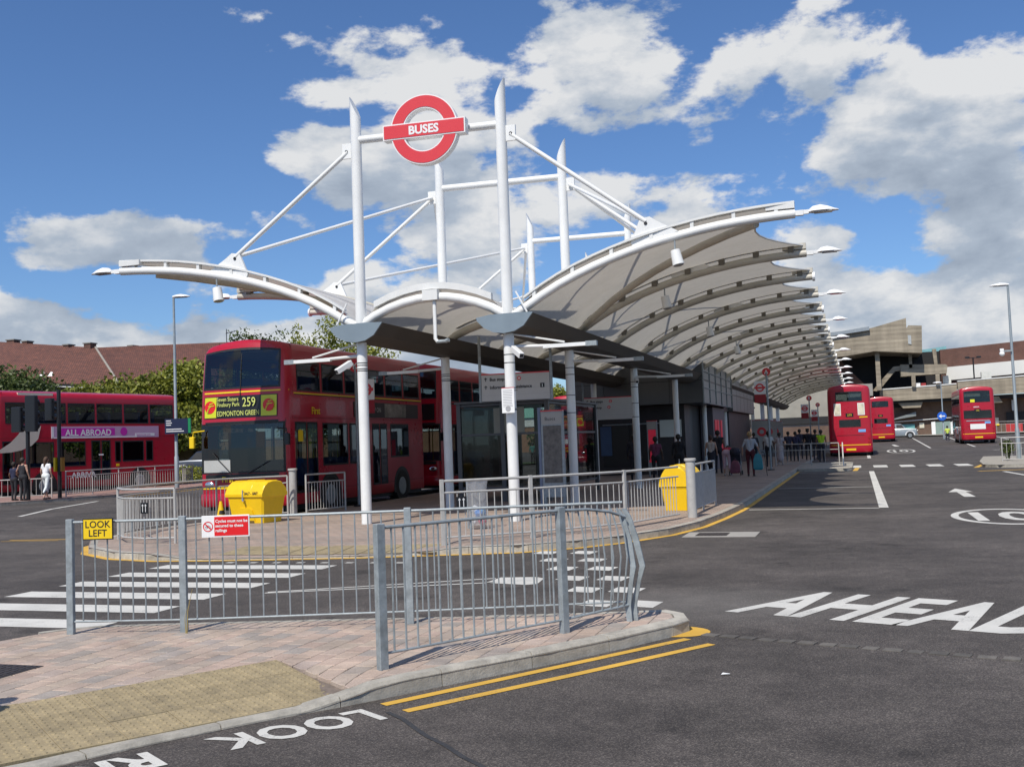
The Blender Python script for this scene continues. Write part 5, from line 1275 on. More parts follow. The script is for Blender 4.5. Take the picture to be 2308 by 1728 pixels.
# first bus: 259
bus1,bs,_=make_bus('double_decker_bus','red double-decker 259 to Edmonton Green, nearest bus at the left platform edge',9.2,'first',(-15.35,23.7,0),0,'red buses waiting at the platform')
text('First',.26,YELL,bus1,(bs.hw+.012,1.9-.5,2.72),RE,.006)
AD=mat('dark_advert',(.10,.075,.07),.5,0,.9,1.7)
b=MB(); b.box(bs.hw-.004,bs.hw+.014,3.9,8.6,2.66,3.12); o=b.build('advert_frame',mat('advert_dark_frame',(.03,.015,.018),.5),bus1); b=MB(); b.box(bs.hw+.015,bs.hw+.018,6.0,7.6,2.68,3.10); b.build('advert_picture',mat('advert_picture',(.20,.17,.15),.5,0,.8,2.2),o)
text('DOWN NOW ON',.20,mat('advert_grey',(.30,.27,.26),.5,0,0),o,(bs.hw+.016,4.1,2.83),RE,.006)
b=MB(); b.box(bs.hw+.012,bs.hw+.02,.66,.90,1.98,2.28); b.build('yellow_notice',YELL,bus1)
# second bus behind it
bus2,bs2,_=make_bus('double_decker_bus','red double-decker with a blue side advert, directly behind the 259',9.2,'first2',(-15.35,34.3,0),0,'red buses waiting at the platform')
b=MB(); b.box(bs2.hw-.004,bs2.hw+.014,2.4,7.4,2.64,3.14); o=b.build('blue_advert',mat('blue_advert',(.03,.16,.42),.4,0,.4,2),bus2)
b=MB(); b.box(bs2.hw+.012,bs2.hw+.02,.70,.95,1.9,2.3); b.build('yellow_notice',YELL,bus2)
bus3,bs3,_=make_bus('double_decker_bus','red double-decker with a yellow panel beside its blind, seen past the kiosk',9.2,'first',(-18.0,66.0,0),0,'red buses waiting at the platform',1)
b=MB(); b.ell((-.75,bs3.front(.7,1.3)-.25,1.55),(.42,.1,.22)); b.build('large_white_mirror',LAMPW,bus3,smooth=True)
# banner bus at far left, slanting
a0=Vector((-34.4,35.6)); a1=Vector((-32.2,45.3)); dv=(a1-a0).normalized(); rz4=math.atan2(-dv.x,dv.y)
bus4,bs4,fp4=make_bus('double_decker_bus','red double-decker with the magenta ALL ABROAD banner behind the far left railing',10.1,'arriva',(0,0,0),0)
nrm=Vector((dv.y,-dv.x)); c0=a0-nrm*bs4.hw-dv*.85
bus4.location=(c0.x,c0.y,.12); bus4.rotation_euler=(0,0,rz4)
X=bs4.hw
b=MB(); b.box(X-.004,X+.012,2.85,8.75,2.56,3.10); o=b.build('banner_advert',PINKP,bus4); b=MB(); b.box(X+.012,X+.014,3.2,6.2,2.68,3.02); b.build('magenta_field',MAG,o)
b=MB(); b.box(X+.012,X+.015,2.9,7.45,2.57,2.62); b.box(X+.012,X+.015,2.85,2.97,2.57,3.08); b.build('white_edge',WHT,o)
text('ALL ABROAD',.40,WHT,o,(X+.018,3.55,2.68),RE,.010,sx=1.02)
b=MB(); disc(b,(X+.017,6.7,2.85),.20,20,'x'); b.build('magenta_disc',MAG,o)
b=MB(); b.box(X+.012,X+.015,7.35,8.5,2.62,2.76); b.build('white_box',WHT,o); text('lastminute.com',.135,MAG,o,(X+.018,7.43,2.65),RE,.001)
text('ARRIVA',.34,WHT,bus4,(X+.014,3.85,.78),RE,.010,sx=1.1)
b=MB(); b.box(X+.010,X+.016,5.3,5.55,1.75,1.82); b.build('tiny_notice',WHT,bus4); b=MB(); b.box(X+.010,X+.016,6.25,6.42,1.22,1.34); b.build('yellow_notice',YELL,bus4)
# cream sweep on the front quarter
b=MB(); V=[(X+.010,y,z) for y,z in ((.4,1.98),(.9,2.0),(1.4,2.08),(1.9,2.28),(2.2,2.55),(2.35,3.12),(1.5,3.12),(1.25,2.75),(.9,2.42),(.4,2.12))]; b.add(V,[tuple(range(len(V)))]); b.build('cream_sweep',CREAM,bus4)
b=MB(); b.box(X-.21,X-.06,1.3,3.0,4.47,4.58); b.build('cream_roof_band',CREAM,bus4)
# rear views on the right: keep to the bay
bus5,bs5,fp5=make_bus('double_decker_bus','red double-decker seen from behind under the canopy edge, two posters on its rear',9.4,'old',(-.45,80.4,0),PI)
def rear_lbl(fp,bs,t,num,kind):
    fp(-.24,.24,2.62,2.86,BLKP,'route_number_box',.014,4,'B'); text(num,.19,mat('amber_number',(.55,.42,.03),.5),t,(0,bs.rear(0,2.7)+.02,2.67),RB,.003,'CENTER')
    fp(-bs.hw*.9,bs.hw*.9,.78,.83,YELL,'yellow_stripe',.012,8,'B'); fp(-.85,.85,1.42,1.44,BLK,'engine_cover_seam',.012,6,'B')
    for s in (1,-1):
        for z in (1.0,1.25): b=MB(); b.tube([(s*1.12,bs.rear(1.1,z)-.02,z),(s*1.12,bs.rear(1.1,z)+.03,z)],.065,10); b.build('tail_light',mat('tail_light_red',(.35,.01,.01),.3,0,0),t)
    fp(-.95,-.5,1.62,1.80,LBLUE,'blue_sticker',.014,3,'B')
    fp(-.3,.3,.45,.58,YELL,'number_plate',.014,3,'B')
rear_lbl(fp5,bs5,bus5,'279','old')
POST=mat('poster_print',(.62,.58,.46),.5,0,.35,2.2)
fp5(.52,.95,2.72,3.5,WHT,'poster_frame',.013,3,'B'); fp5(-.95,-.52,2.72,3.5,WHT,'poster_frame',.013,3,'B'); fp5(.56,.91,2.78,3.44,POST,'poster',.02,3,'B'); fp5(-.91,-.56,2.78,3.44,POST,'poster',.02,3,'B')
fp5(-1.1,-.6,2.55,2.62,YELL,'yellow_lettering_strip',.014,3,'B')
bus6,bs6,fp6=make_bus('double_decker_bus','bright red double-decker seen from behind beside the silver car',9.4,'old',(2.35,124.5,gz(0,115)),PI)
rear_lbl(fp6,bs6,bus6,'191','old')
bus7,bs7,fp7=make_bus('double_decker_bus','red double-decker seen from behind on the right, turned slightly, white advert',9.6,'modern',(0,0,0),PI)
bus7.location=(9.65,104.0,gz(0,95)+.02); bus7.rotation_euler=(0,0,PI-.012)
rear_lbl(fp7,bs7,bus7,'102','modern'); fp7(.18,.52,3.42,3.66,mat('amber_panel',(.75,.75,.03),.5,0,0),'lit_number',.02,3,'B'); 
fp7(-.55,.62,1.18,1.62,WHT,'white_advert',.016,5,'B'); text('ARRIVA',.13,WHT,bus7,(.3,bs7.rear(0,3)+.02,2.98),RB,.003)
fp7(-.9,.9,1.85,1.92,CHROME,'chrome_strip',.02,6,'B')
# ---------------------------------------------------------------- silver off-road car
car=thing('off_road_car','silver off-road car parked side on beyond the second rear-facing bus','car',(0,0,0))
SIL=mat('silver_car_paint',(.30,.33,.33),.3,.5,.05)
cs=[(-2.2,.55,.45,1.05),(-2.1,.80,.38,1.16),(-1.0,.86,.35,1.22),(1.9,.86,.35,1.22),(2.15,.82,.40,1.15),(2.2,.78,.45,1.05)]
b=MB(); b.loft([[(x,-w,z0),(x,w,z0),(x,w,z1-.1),(x,w*.92,z1),(x,-w*.92,z1),(x,-w,z1-.1)] for x,w,z0,z1 in cs]); b.build('body',SIL,car,smooth=True)
b=MB(); b.loft([[(x,-w,z0),(x,w,z0),(x,w*.86,z1),(x,-w*.86,z1)] for x,w,z0,z1 in ((-1.05,.82,1.15,1.2),(-.45,.80,1.15,1.74),(.2,.80,1.15,1.80),(1.85,.80,1.15,1.76),(2.02,.78,1.15,1.3))]); b.build('cabin',SIL,car)
for s in (1,-1):
    for x0,x1 in ((-.62,.08),(.16,.98),(1.05,1.78)):
        b=MB(); b.add([(x0+(-.18 if x0<0 else 0),s*.815,1.24),(x1,s*.815,1.24),(x1-.02,s*.735,1.66),(x0+.12,s*.735,1.66)],[(0,1,2,3)]); b.build('window',BLK,car)
    for x in (-1.38,1.32):
        b=MB(); b.tube([(x,s*.66,.40),(x,s*.89,.40)],.40,18); w=b.build('wheel',mat('tyre_rubber',(.02,.02,.02),.8),car); b=MB(); b.tube([(x,s*.88,.40),(x,s*.905,.40)],.22,14); b.build('rim',CHROME,w)
        b=MB(); 
        for k in range(8):
            a,c=PI*k/8,PI*(k+1)/8; b.add([(x+.43*math.cos(a),s*.88,.42+.43*math.sin(a)),(x+.43*math.cos(c),s*.88,.42+.43*math.sin(c)),(x+.55*math.cos(c),s*.90,.42+.55*math.sin(c)),(x+.55*math.cos(a),s*.90,.42+.55*math.sin(a))],[(0,1,2,3)])
        b.build('wheel_arch',WHT,car)
b=MB(); b.box(-2.26,-2.16,-.7,.7,.45,.62); b.box(2.18,2.28,-.7,.7,.45,.62); b.build('bumper',GALV,car)
b=MB(); b.tube([(-2.2,-.6,.9),(-2.23,-.6,.9)],.12,10); b.tube([(-2.2,.6,.9),(-2.23,.6,.9)],.12,10); b.build('headlight',CHROME,car)
car.location=(4.4,131,gz(0,131)); car.rotation_euler=(0,0,PI)
# dark car behind the left lamp post
car2=copy_tree(car); car2.location=(-38.6,56,.2); car2.rotation_euler=(0,0,.3); car2['label']='parked car half hidden behind the far left railing and lamp post'
DG=mat('dark_blue_car_paint',(.03,.04,.06),.3,.3,0)
for c in bpy.data.objects:
    if c.parent==car2 and c.name.split('.')[0] in('body','cabin'): c.data=c.data.copy(); c.data.materials[0]=DG
# ================================================================ KIOSK UNDER THE CANOPY
kio=thing('station_kiosk','dark two storey kiosk with grey panelled upper floor under the canopy','kiosk',(-9,45,.12)); kw=dict(parent=kio,wl=True)
def cladbox(x0,x1,y0,y1,z0,z1,nx,ny,nz,m=CLAD,me=CLAD2):
    b=MB(); b.box(x0+.03,x1-.03,y0+.03,y1-.03,z0+.01,z1-.01); b.build('wall_core',BLKP,**kw)
    for i in range(nx):
        for k in range(nz):
            a=(x1-x0)/nx; c=(z1-z0)/nz; b=MB(); b.box(x0+a*i+.012,x0+a*(i+1)-.012,y0,y0+.05,z0+c*k+.012,z0+c*(k+1)-.012); b.build('wall_panel',m,**kw)
    for i in range(ny):
        for k in range(nz):
            a=(y1-y0)/ny; c=(z1-z0)/nz; b=MB(); b.box(x1-.05,x1,y0+a*i+.03,y0+a*(i+1)-.03,z0+c*k+.03,z0+c*(k+1)-.03); b.build('wall_panel',me,**kw)
cladbox(-11.9,-6.15,44.6,55,3.15,5.1,4,5,2); cladbox(-11.9,-6.3,57,69,3.0,4.75,4,6,2)
b=MB(); b.box(-6.7,-6.55,55,57,3.0,5.0); b.build('link_wall',BLKP,**kw)
for z in (3.15,3.8,4.5):
    b=MB(); b.box(-6.15,-6.10,44.6,55,z-.015,z+.015); b.build('cladding_rail',GALV,**kw)
for i in range(6): b=MB(); y=44.6+i*2.08; b.box(-6.15,-6.10,y-.02,y+.02,3.15,5.1); b.build('cladding_rail',GALV,**kw)
# ground floor
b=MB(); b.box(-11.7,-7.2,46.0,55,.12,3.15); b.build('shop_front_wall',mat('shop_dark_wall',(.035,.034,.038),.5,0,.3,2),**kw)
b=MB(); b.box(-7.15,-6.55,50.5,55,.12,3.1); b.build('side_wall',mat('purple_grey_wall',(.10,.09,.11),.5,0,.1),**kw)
b=MB(); b.box(-10.9,-7.4,45.93,45.99,2.35,2.40); b.build('shutter_rail',GALV,**kw)
for x0,x1 in ((-10.9,-9.7),(-9.6,-8.5)): b=MB(); b.box(x0,x1,45.94,45.985,.5,2.3); b.build('shop_window',BLKP,**kw)
b=MB(); b.box(-8.3,-7.35,45.9,45.98,1.75,2.5); b.build('lit_window',mat('pale_screen',(.45,.50,.50),.4,0,.1,1,emit=(.5,.6,.6,.05)),**kw)
b=MB(); b.box(-11.0,-10.5,45.90,45.98,1.0,2.3); b.build('bright_blue_panel',mat('blue_panel_dark',(.05,.10,.2),.5),**kw)
REDP=mat('red_wall_poster',(.60,.02,.05),.4,0,.2,5,emit=(.8,.02,.06,.12))
for y0,y1,z0,z1 in ((51.0,51.7,1.75,2.5),(51.9,52.6,1.75,2.5),(51.0,51.9,.85,1.55),(53.2,53.8,.8,2.5)): b=MB(); b.box(-6.54,-6.52,y0,y1,z0,z1); b.build('red_poster',REDP,**kw)
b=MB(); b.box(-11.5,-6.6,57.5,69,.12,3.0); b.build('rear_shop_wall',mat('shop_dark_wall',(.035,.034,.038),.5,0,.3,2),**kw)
for y in (70.5,76,82): 
    totem(-6.0,y,1.2,2.5,'tall white poster stand with a red disc in the queue, number %s along'%{70.5:'one',76:'two',82:'three'}[y],mat('white_poster',(.40,.40,.38),.5)) 
for o in bpy.data.objects:
    if o.name.startswith('information_stand') and 'queue' in o.get('label',''):
        b=MB(); disc(b,(0,-.068,1.75),.30,20,'y',.14); b.build('red_ring_mark',SIGNRED,o)
        o['label']={70.5:'nearest of the white poster stands with a red ring beyond the kiosk',76:'middle of the white poster stands with a red ring beyond the kiosk',82:'farthest of the white poster stands with a red ring beyond the kiosk'}[round(o.location.y,1) if round(o.location.y,1)!=76.0 else 76]
# ================================================================ FAR RIGHT SHOPPING CENTRE
def Q(a,b,Y=150): return atY(1800+a*.302,600+b*.302,Y)
cen=thing('shopping_centre','brutalist concrete car park and brown brick shopping centre beyond the right hand buses','building',(8,150,gz(0,150))); cw_=dict(parent=cen,wl=True)
g0=gz(0,150)
def ext(nm,pts,depth,m,Y=150):
    b=MB(); b.prism([(p[0],p[2] if len(p)>2 else Y,p[1]) for p in pts],(0,depth,0)); return b.build(nm,m,**cw_)
ext('upper_concrete_mass',[(-6.5,11.8),(-1.2,11.75),(2.4,12.15),(2.6,12.2),(8.6,11.6),(8.75,15.2),(7.1,15.35),(6.85,15.0),(6.85,16.35),(2.6,15.35),(-2.3,14.6),(-6.5,13.9)],14,CONC,147)
ext('upper_slab_step',[(-6.5,14.2),(2.2,15.0),(2.2,15.5),(-1.0,15.15),(-6.5,14.8)],8,mat('grey_flashing',(.30,.33,.35),.4,.3),146.5)
ext('louvre_window',[(6.95,12.9),(7.35,12.8),(7.35,14.0),(6.95,14.05)],.1,mat('pale_louvre',(.40,.42,.42),.5),146.9)
ext('concrete_column',[(2.75,7.0),(3.35,7.0),(3.3,12.2),(2.75,12.2)],.9,CONC,148)
ext('concrete_column',[(7.0,9.8),(7.4,9.8),(7.4,11.9),(7.0,11.9)],.6,CONC,149); ext('concrete_column',[(10.2,9.9),(10.6,9.9),(10.5,12.2),(10.0,12.2)],.6,CONC,149.5)
ext('concrete_column',[(7.2,7.3),(7.7,7.3),(7.7,8.8),(7.2,8.8)],.6,CONC,149); ext('concrete_column',[(10.2,7.5),(10.7,7.5),(10.7,8.9),(10.2,8.9)],.6,CONC,149)
ext('stair_flight',[(2.2,7.0),(3.6,8.6),(5.0,10.1),(6.2,10.2),(6.2,9.6),(5.2,9.5),(3.9,8.0),(3.0,6.9)],1.0,CONC,149.2)
ext('stair_flight',[(-2.2,11.9),(1.2,8.0),(2.4,7.2),(2.4,6.6),(.6,7.2),(-3.2,11.4)],1.0,mat('red_brown_brick_dark',(.10,.05,.035),.9),150)
ext('balcony_parapet',[(5.9,8.75),(11.6,8.85),(11.75,9.9),(11.5,10.05),(5.9,10.35)],3,CONC,149)
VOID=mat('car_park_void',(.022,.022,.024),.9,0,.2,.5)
ext('car_park_void',[(-6,5.5),(11.5,5.5),(11.5,12.3),(-6,12.3)],.5,VOID,156)  # near-black sheet paints the shade of the deep recess
ext('car_park_parapet',[(3.1,5.5),(12.75,5.6),(12.8,7.35),(3.1,7.05)],.8,CONC,149.5)
ext('car_park_parapet',[(12.85,5.7),(30,6.0),(30,8.3),(12.85,7.65)],.8,CONC,149.0)
ext('parapet_coping',[(3.05,7.06),(12.75,7.36),(12.75,7.50),(3.05,7.20)],.95,WPD,149.42); ext('parapet_coping',[(12.85,7.66),(30,8.31),(30,8.44),(12.85,7.79)],.95,WPD,148.93)
ext('round_stair_drum',[(-1.2,6.2),(2.2,6.3),(2.2,7.9),(-1.0,7.9)],3,mat('pale_concrete_drum',(.30,.28,.25),.8,0,.1),147)
ext('dotted_screen_wall',[(6.5,9.9),(13,9.9),(13,12.2),(6.5,11.7)],.6,mat('cream_render',(.62,.58,.42),.7,0,.05),160)
ext('teal_roof_strip',[(9,12.2),(13,12.25),(13,13.6),(9,13.2)],.6,mat('teal_glazing',(.20,.42,.45),.4),165)
for r in range(2):
    for k in range(9):
        x=7.4+k*.62+(.3 if r else 0); 
        if x<12.7: ext('square_hole',[(x,10.55+(.75 if not r else 0)),(x+.28,10.55+(.75 if not r else 0)),(x+.28,10.95+(.75 if not r else 0)),(x,10.95+(.75 if not r else 0))],.05,VOID,159.9)
ext('brick_store_wall',[(11.3,7.2),(34,7.4),(34,13.6),(11.3,12.35)],10,BRKR,154)
ext('white_fascia_band',[(11.9,8.1),(34,9.1),(34,10.9),(11.9,9.9)],.2,mat('white_cladding_band',(.68,.67,.63),.6,0,.05,.3),153.7)
for a in (16.0,):
    ext('roof_plant_box',[(a,8.0),(a+1.2,8.0),(a+1.2,8.9),(a,8.9)],1,mat('pale_plant_box',(.6,.6,.55),.6),151)
ext('roof_plant_box',[(11.2,7.55),(12.2,7.55),(12.2,8.6),(11.2,8.6)],1,mat('pale_plant_box',(.6,.6,.55),.6),150.5); ext('roof_plant_box',[(7.5,7.2),(8.3,7.2),(8.3,7.8),(7.5,7.8)],.6,WHT,149.8); ext('red_roof_box',[(8.4,7.2),(9.0,7.2),(9.0,7.75),(8.4,7.75)],.6,mat('dark_red_box',(.28,.03,.03),.5),149.8)
# lower storeys
ext('brick_wall',[(-6,g0),(30,g0-.3),(30,5.9),(-6,5.5)],.6,BRK,152)
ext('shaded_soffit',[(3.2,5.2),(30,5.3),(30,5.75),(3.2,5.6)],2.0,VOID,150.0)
ext('concrete_bracket',[(6.0,4.5),(8.2,4.5),(8.6,5.5),(5.2,5.5)],1.6,CONC,150.1); ext('concrete_bracket',[(16.4,4.7),(18.2,4.7),(17.8,5.5),(16.2,5.5)],1.6,CONC,149.8)
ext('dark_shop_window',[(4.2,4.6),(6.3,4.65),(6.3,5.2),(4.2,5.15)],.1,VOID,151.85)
ext('sloping_canopy',[(4.2,2.9),(7.6,3.4),(7.6,3.95),(4.2,2.7+.3)],1.0,mat('lead_roof',(.22,.24,.24),.5,.2),150.8)
ext('white_pipe',[(4.1,2.62),(12.6,3.0),(12.6,3.09),(4.1,2.7)],.12,WHT,151.5)
ext('green_painted_door',[(9.9,g0+.05),(12.0,g0+.05),(12.0,2.55),(9.9,2.5)],.1,mat('grey_green_door',(.22,.30,.27),.6,0,.1),151.85)
for x in (9.5,11.9): ext('white_door_pier',[(x,g0+.05),(x+.5,g0+.05),(x+.5,2.55),(x,2.5)],.2,WHT,151.7)
ext('wall_notice',[(8.0,1.75),(8.6,1.75),(8.6,2.45),(8.0,2.45)],.06,CREAM,151.9); ext('wall_notice',[(17.2,1.9),(17.85,1.9),(17.85,2.75),(17.2,2.75)],.06,CREAM,151.9); ext('wall_notice',[(17.15,1.7),(17.9,1.7),(17.9,1.95),(17.15,1.95)],.05,YELL,151.88)
ext('shop_doorway',[(18.8,g0),(21.6,g0),(21.6,3.4),(18.8,3.4)],.2,VOID,151.7); ext('white_wall_sign',[(19.5,3.6),(20.1,3.6),(20.1,5.0),(19.5,5.0)],.2,mat('grey_white_box',(.5,.52,.53),.6),151.5)
ext('red_low_wall',[(18.3,g0),(20.3,g0),(20.3,1.9),(18.3,1.9)],.2,mat('red_banner',(.40,.03,.03),.6),149)
ext('teal_shutter',[(5.3,1.2),(7.4,1.2),(7.4,2.3),(5.3,2.3)],.1,mat('teal_shutter',(.12,.33,.33),.6),151.8)
o=thing('security_light','round pale wall lamp behind the right hand bus','wall lamp',(15.7,150.5,4.2)); b=MB(); b.ell((0,0,0),(.3,.3,.3)); b.build('globe',CREAM,o,smooth=True); b=MB(); b.box(-.03,.03,0,1.3,-.03,.03); b.build('arm',GALV,o)
o=thing('twin_floodlight_mast','dark twin headed floodlight mast on the car park roof','floodlight mast',(15.0,150,8)); b=MB(); b.cyl((0,0,-.4),.09,3.2,8); b.build('mast',BLKP,o); b=MB(); b.box(-.8,.8,-.05,.05,2.7,2.78); b.build('arm',BLKP,o)
for s in (-1,1): b=MB(); b.bbox(s*.7-.28,s*.7+.28,-.15,.15,2.72,2.95,.04); b.build('lamp_head',BLKP,o)
# concrete wall closing the canopy end, hidden by it except for slivers
o=thing('end_wall_block','pale concrete block closing the view at the far end of the canopy','building',(-10,128,gz(0,128))); b=MB(); b.box(-20,9,0,3,-.5,6.3); b.build('wall',mat('pale_end_concrete',(.34,.32,.27),.85,0,.15,.4),o); b=MB(); b.box(-20,9,-.25,-.05,2.2,3.0); b.build('dark_window_band',VOID,o); 
b=MB(); b.box(-20,9,-.2,-.02,-.2,1.9); b.build('brick_base',BRK,o)
# ================================================================ GAP BEHIND THE PLATFORM (centre left)
o=thing('green_roofed_house','brick building with a pale green roof seen between the front masts','building',(-36,118,.2)); 
def P2(px,py,Y): return atY(px,py,Y)
a=P2(1188,918,118); c=P2(1224,940,118); l=a.x-26; b=MB()
b.add([(l-o.location.x,0,c.z-.2),(c.x+1.0-o.location.x,0,c.z-.2),(a.x-3-o.location.x,8,a.z+.6),(l-o.location.x,8,a.z+.6)],[(0,1,2,3)]); b.build('green_roof',mat('pale_green_roof',(.22,.46,.34),.6,0,.05),o)
b=MB(); b.box(l-o.location.x,c.x+.8-o.location.x,.2,8,c.z-1.25,c.z-.15); b.build('white_upper_band',mat('white_render',(.7,.7,.66),.6),o)
b=MB(); b.box(l-o.location.x,c.x+.7-o.location.x,.3,8,-.3,c.z-1.2); b.build('brick_wall',mat('orange_brown_brick',(.26,.135,.08),.85,0,.15,2),o)
a=P2(1266,898,125); o=thing('white_tower_block','white rendered block behind the tree seen past the second column','building',(a.x,125,.2)); b=MB(); b.box(0,14,0,10,-.2,a.z); b.build('wall',mat('white_render',(.7,.7,.66),.6),o)
for i in range(3): b=MB(); b.box(1+i*3,2.2+i*3,-.05,.05,a.z-3,a.z-1.5); b.build('window',VOID,o)
o=thing('roadside_notice','stacked white and blue notices on a post beyond the platform','sign',(P2(1287,985,75).x,75,.1)); b=MB(); b.cyl((0,0,0),.05,4.4,8); b.build('post',GALV,o)
b=MB(); b.box(-.3,.25,-.05,-.02,2.9,4.0); b.build('white_board',WHT,o); b=MB(); b.box(-.35,.3,-.05,-.02,2.15,2.8); b.build('blue_board',BLUE,o)
# ================================================================ HOUSES AT LEFT
house=thing('tiled_roof_terrace','long brick terrace with two brown tiled roofs meeting in a valley, behind the left trees','house',(-55,72,.2)); hw_=dict(parent=house,wl=True)
def RQ(nm,pts,m,th=.15):
    P=[Vector(p) for p in pts]; n=(P[1]-P[0]).cross(P[2]-P[0]).normalized()
    if n.z<0: n=-n
    b=MB(); b.prism([tuple(p) for p in P],tuple(n*th)); return b.build(nm,m,**hw_)
rA=atY(-160,764,82); rB=atY(217,787,80); eB=atY(272,872,71); eA=atY(-160,858,71)
RQ('roof',[rA,rB,eB,eA],ROOFT)
rC=atY(520,774,90); eC=atY(560,872,82); RQ('roof',[rB,rC,eC,eB],ROOFT)
b=MB(); b.tube([rA,rB,rC],.16,6); b.build('ridge_tiles',mat('ridge_tile',(.17,.075,.05),.8,0,.2,3),**hw_)
b=MB(); b.tube([rB+Vector((0,-.1,.18)),eB+Vector((0,-.1,.18))],.10,6); b.build('valley_flashing',mat('pale_valley',(.30,.27,.23),.7),**hw_)
b=MB(); b.prism([(eA.x,eA.y+.6,0),(eB.x,eB.y+.6,0),(eB.x,eB.y+.6,eB.z-.15),(eA.x,eA.y+.6,eA.z-.15)],(0,.4,0)); b.build('wall',BRKR,**hw_)
b=MB(); b.prism([(eB.x,eB.y+.6,0),(eC.x,eC.y+.6,0),(eC.x,eC.y+.6,eC.z-.15),(eB.x,eB.y+.6,eB.z-.15)],(0,.4,0)); b.build('wall',mat('tan_brick',(.27,.16,.10),.85,0,.15,2),**hw_)
b=MB(); b.tube([eA+Vector((0,-.1,0)),eB+Vector((0,-.1,0)),eC+Vector((0,-.1,0))],.09,6); b.build('rain_gutter',BLKP,**hw_)
for k in range(7):
    p=eA.lerp(eB,.30+.1*k); q=p+Vector((0,.52,-1.5)); b=MB(); b.box(q.x-.7,q.x+.7,q.y-.05,q.y+.1,q.z-.5,q.z+.8); w=b.build('window',WHT,**hw_); b=MB(); b.box(q.x-.62-house.location.x,q.x+.62-house.location.x,q.y-.08-72,q.y-.05-72,q.z-.42-.2,q.z+.72-.2); b.build('pane',BLKP,w)
def chim(px,py,Y,w,h):
    p=atY(px,py,Y); b=MB(); b.box(p.x-w/2,p.x+w/2,Y-.4,Y+.4,p.z-.5,p.z+h); c=b.build('chimney',BRKR,**hw_); b=MB(); L=house.location; b.box(p.x-w/2-.08-L.x,p.x+w/2+.08-L.x,Y-.48-L.y,Y+.48-L.y,p.z+h-L.z,p.z+h+.1-L.z); b.build('chimney_cap',mat('cap_concrete',(.2,.19,.17),.9),c)
chim(203,786,80,.75,.45); chim(155,781,80.2,.6,.1); chim(62,773,81,.6,.1); chim(30,770,81.3,.9,.1); chim(300,783,83,.5,.1)
for px in (93,112):
    p=atY(px,853,72.5); b=MB(); b.add([(p.x-.4,p.y-.2,p.z-.1),(p.x+.35,p.y-.2,p.z-.15),(p.x+.15,p.y+.2,p.z+.55),(p.x-.05,p.y+.2,p.z+.6)],[(0,1,2,3)]); b.build('roof_vent_flashing',WHT,**hw_)
p=atY(511,775,90); o=thing('tv_aerial','tv aerial on a thin pole above the second tiled roof','aerial',(p.x,90,p.z-.5)); b=MB(); b.cyl((0,0,0),.04,2.0,6); b.build('pole',BLKP,o); b=MB(); b.tube([(-.1,0,1.55),(1.2,0,1.75)],.03,5)
for k in range(4): b.tube([(.2+k*.28,-.3,1.62+k*.04),(.2+k*.28,.3,1.62+k*.04)],.02,4)
b.tube([(-.9,0,.1),(.1,0,.45)],.03,5); b.build('array',BLKP,o)
# tan wall glimpsed beneath trees by the first bus
o=thing('brown_garden_wall','low brown brick wall behind the left lamp post','wall',(-41,62,.2)); b=MB(); b.box(-9,9,0,.3,-.2,2.4); b.build('brickwork',mat('tan_brick',(.27,.16,.10),.85,0,.15,2),o); b=MB(); b.box(-9.05,9.05,-.05,.35,2.4,2.5); b.build('coping',KERB,o)
# ================================================================ TREES
def tree(lab,x,y,z,h,w,m=LEAFA,n=5200,trunk=.3,blobs=9,ls=.30,seed=1,low=.25,cat='tree',nm='leafy_tree',group=None,dpt=None,top=None):
    rnd=random.Random(seed); t=thing(nm,lab,cat,(x,y,z),0,group); dpt=dpt or w
    b=MB(); b.tube([(0,0,-.1),(.05,0,h*.25),(.1,.05,h*.5),(.0,0,h*.8)],[trunk*.5,trunk*.42,trunk*.3,trunk*.08],8)
    C=[]
    for k in range(blobs):
        a=rnd.uniform(0,2*PI); r=rnd.uniform(.1,.75); zz=rnd.uniform(low+.1,.86); sh=1-.75*abs(zz-.5)
        c=Vector((math.cos(a)*r*w/2*sh,math.sin(a)*r*dpt/2*sh,zz*h)); C.append((c,rnd.uniform(.16,.30)*w,rnd.uniform(.12,.2)*h))
    C.append((Vector((0,0,h*.84)),.2*w,.16*h)); C.append((Vector((0,0,h*.5)),.34*w,.22*h))
    for c,_,_ in C[:8]: b.tube([(0.05,0,h*.3),(c.x*.5,c.y*.5,(h*.3+c.z)/2),tuple(c)],[trunk*.22,trunk*.14,.02],5)
    b.build('trunk',BARK,t,smooth=True)
    rs=np.random.RandomState(seed); cs=np.array([[c.x,c.y,c.z,a,e] for c,a,e in C]); wt=cs[:,3]**2*cs[:,4]; wt/=wt.sum()
    idx=rs.choice(len(cs),n,p=wt); d=rs.normal(size=(n,3)); d/=np.linalg.norm(d,axis=1)[:,None]; rr=rs.uniform(0,1,n)**.40*(1+.13*rs.normal(size=n))
    P=cs[idx,:3]+d*rr[:,None]*np.stack([cs[idx,3],cs[idx,3],cs[idx,4]],1)
    u=rs.normal(size=(n,3)); u/=np.linalg.norm(u,axis=1)[:,None]; v=np.cross(u,rs.normal(size=(n,3))); v/=np.linalg.norm(v,axis=1)[:,None]
    s=ls*rs.uniform(.5,1.3,n)[:,None]; V=np.stack([P-u*s*.5,P+v*s*.32,P+u*s*.5,P-v*s*.32],1).reshape(-1,3)
    me=bpy.data.meshes.new('crown'); me.vertices.add(n*4); me.vertices.foreach_set('co',V.ravel()); me.loops.add(n*4); me.loops.foreach_set('vertex_index',np.arange(n*4)); me.polygons.add(n); me.polygons.foreach_set('loop_start',np.arange(n)*4); me.polygons.foreach_set('loop_total',np.full(n,4)); me.update(calc_edges=True); me.materials.append(m)
    link('crown',me,t); return t
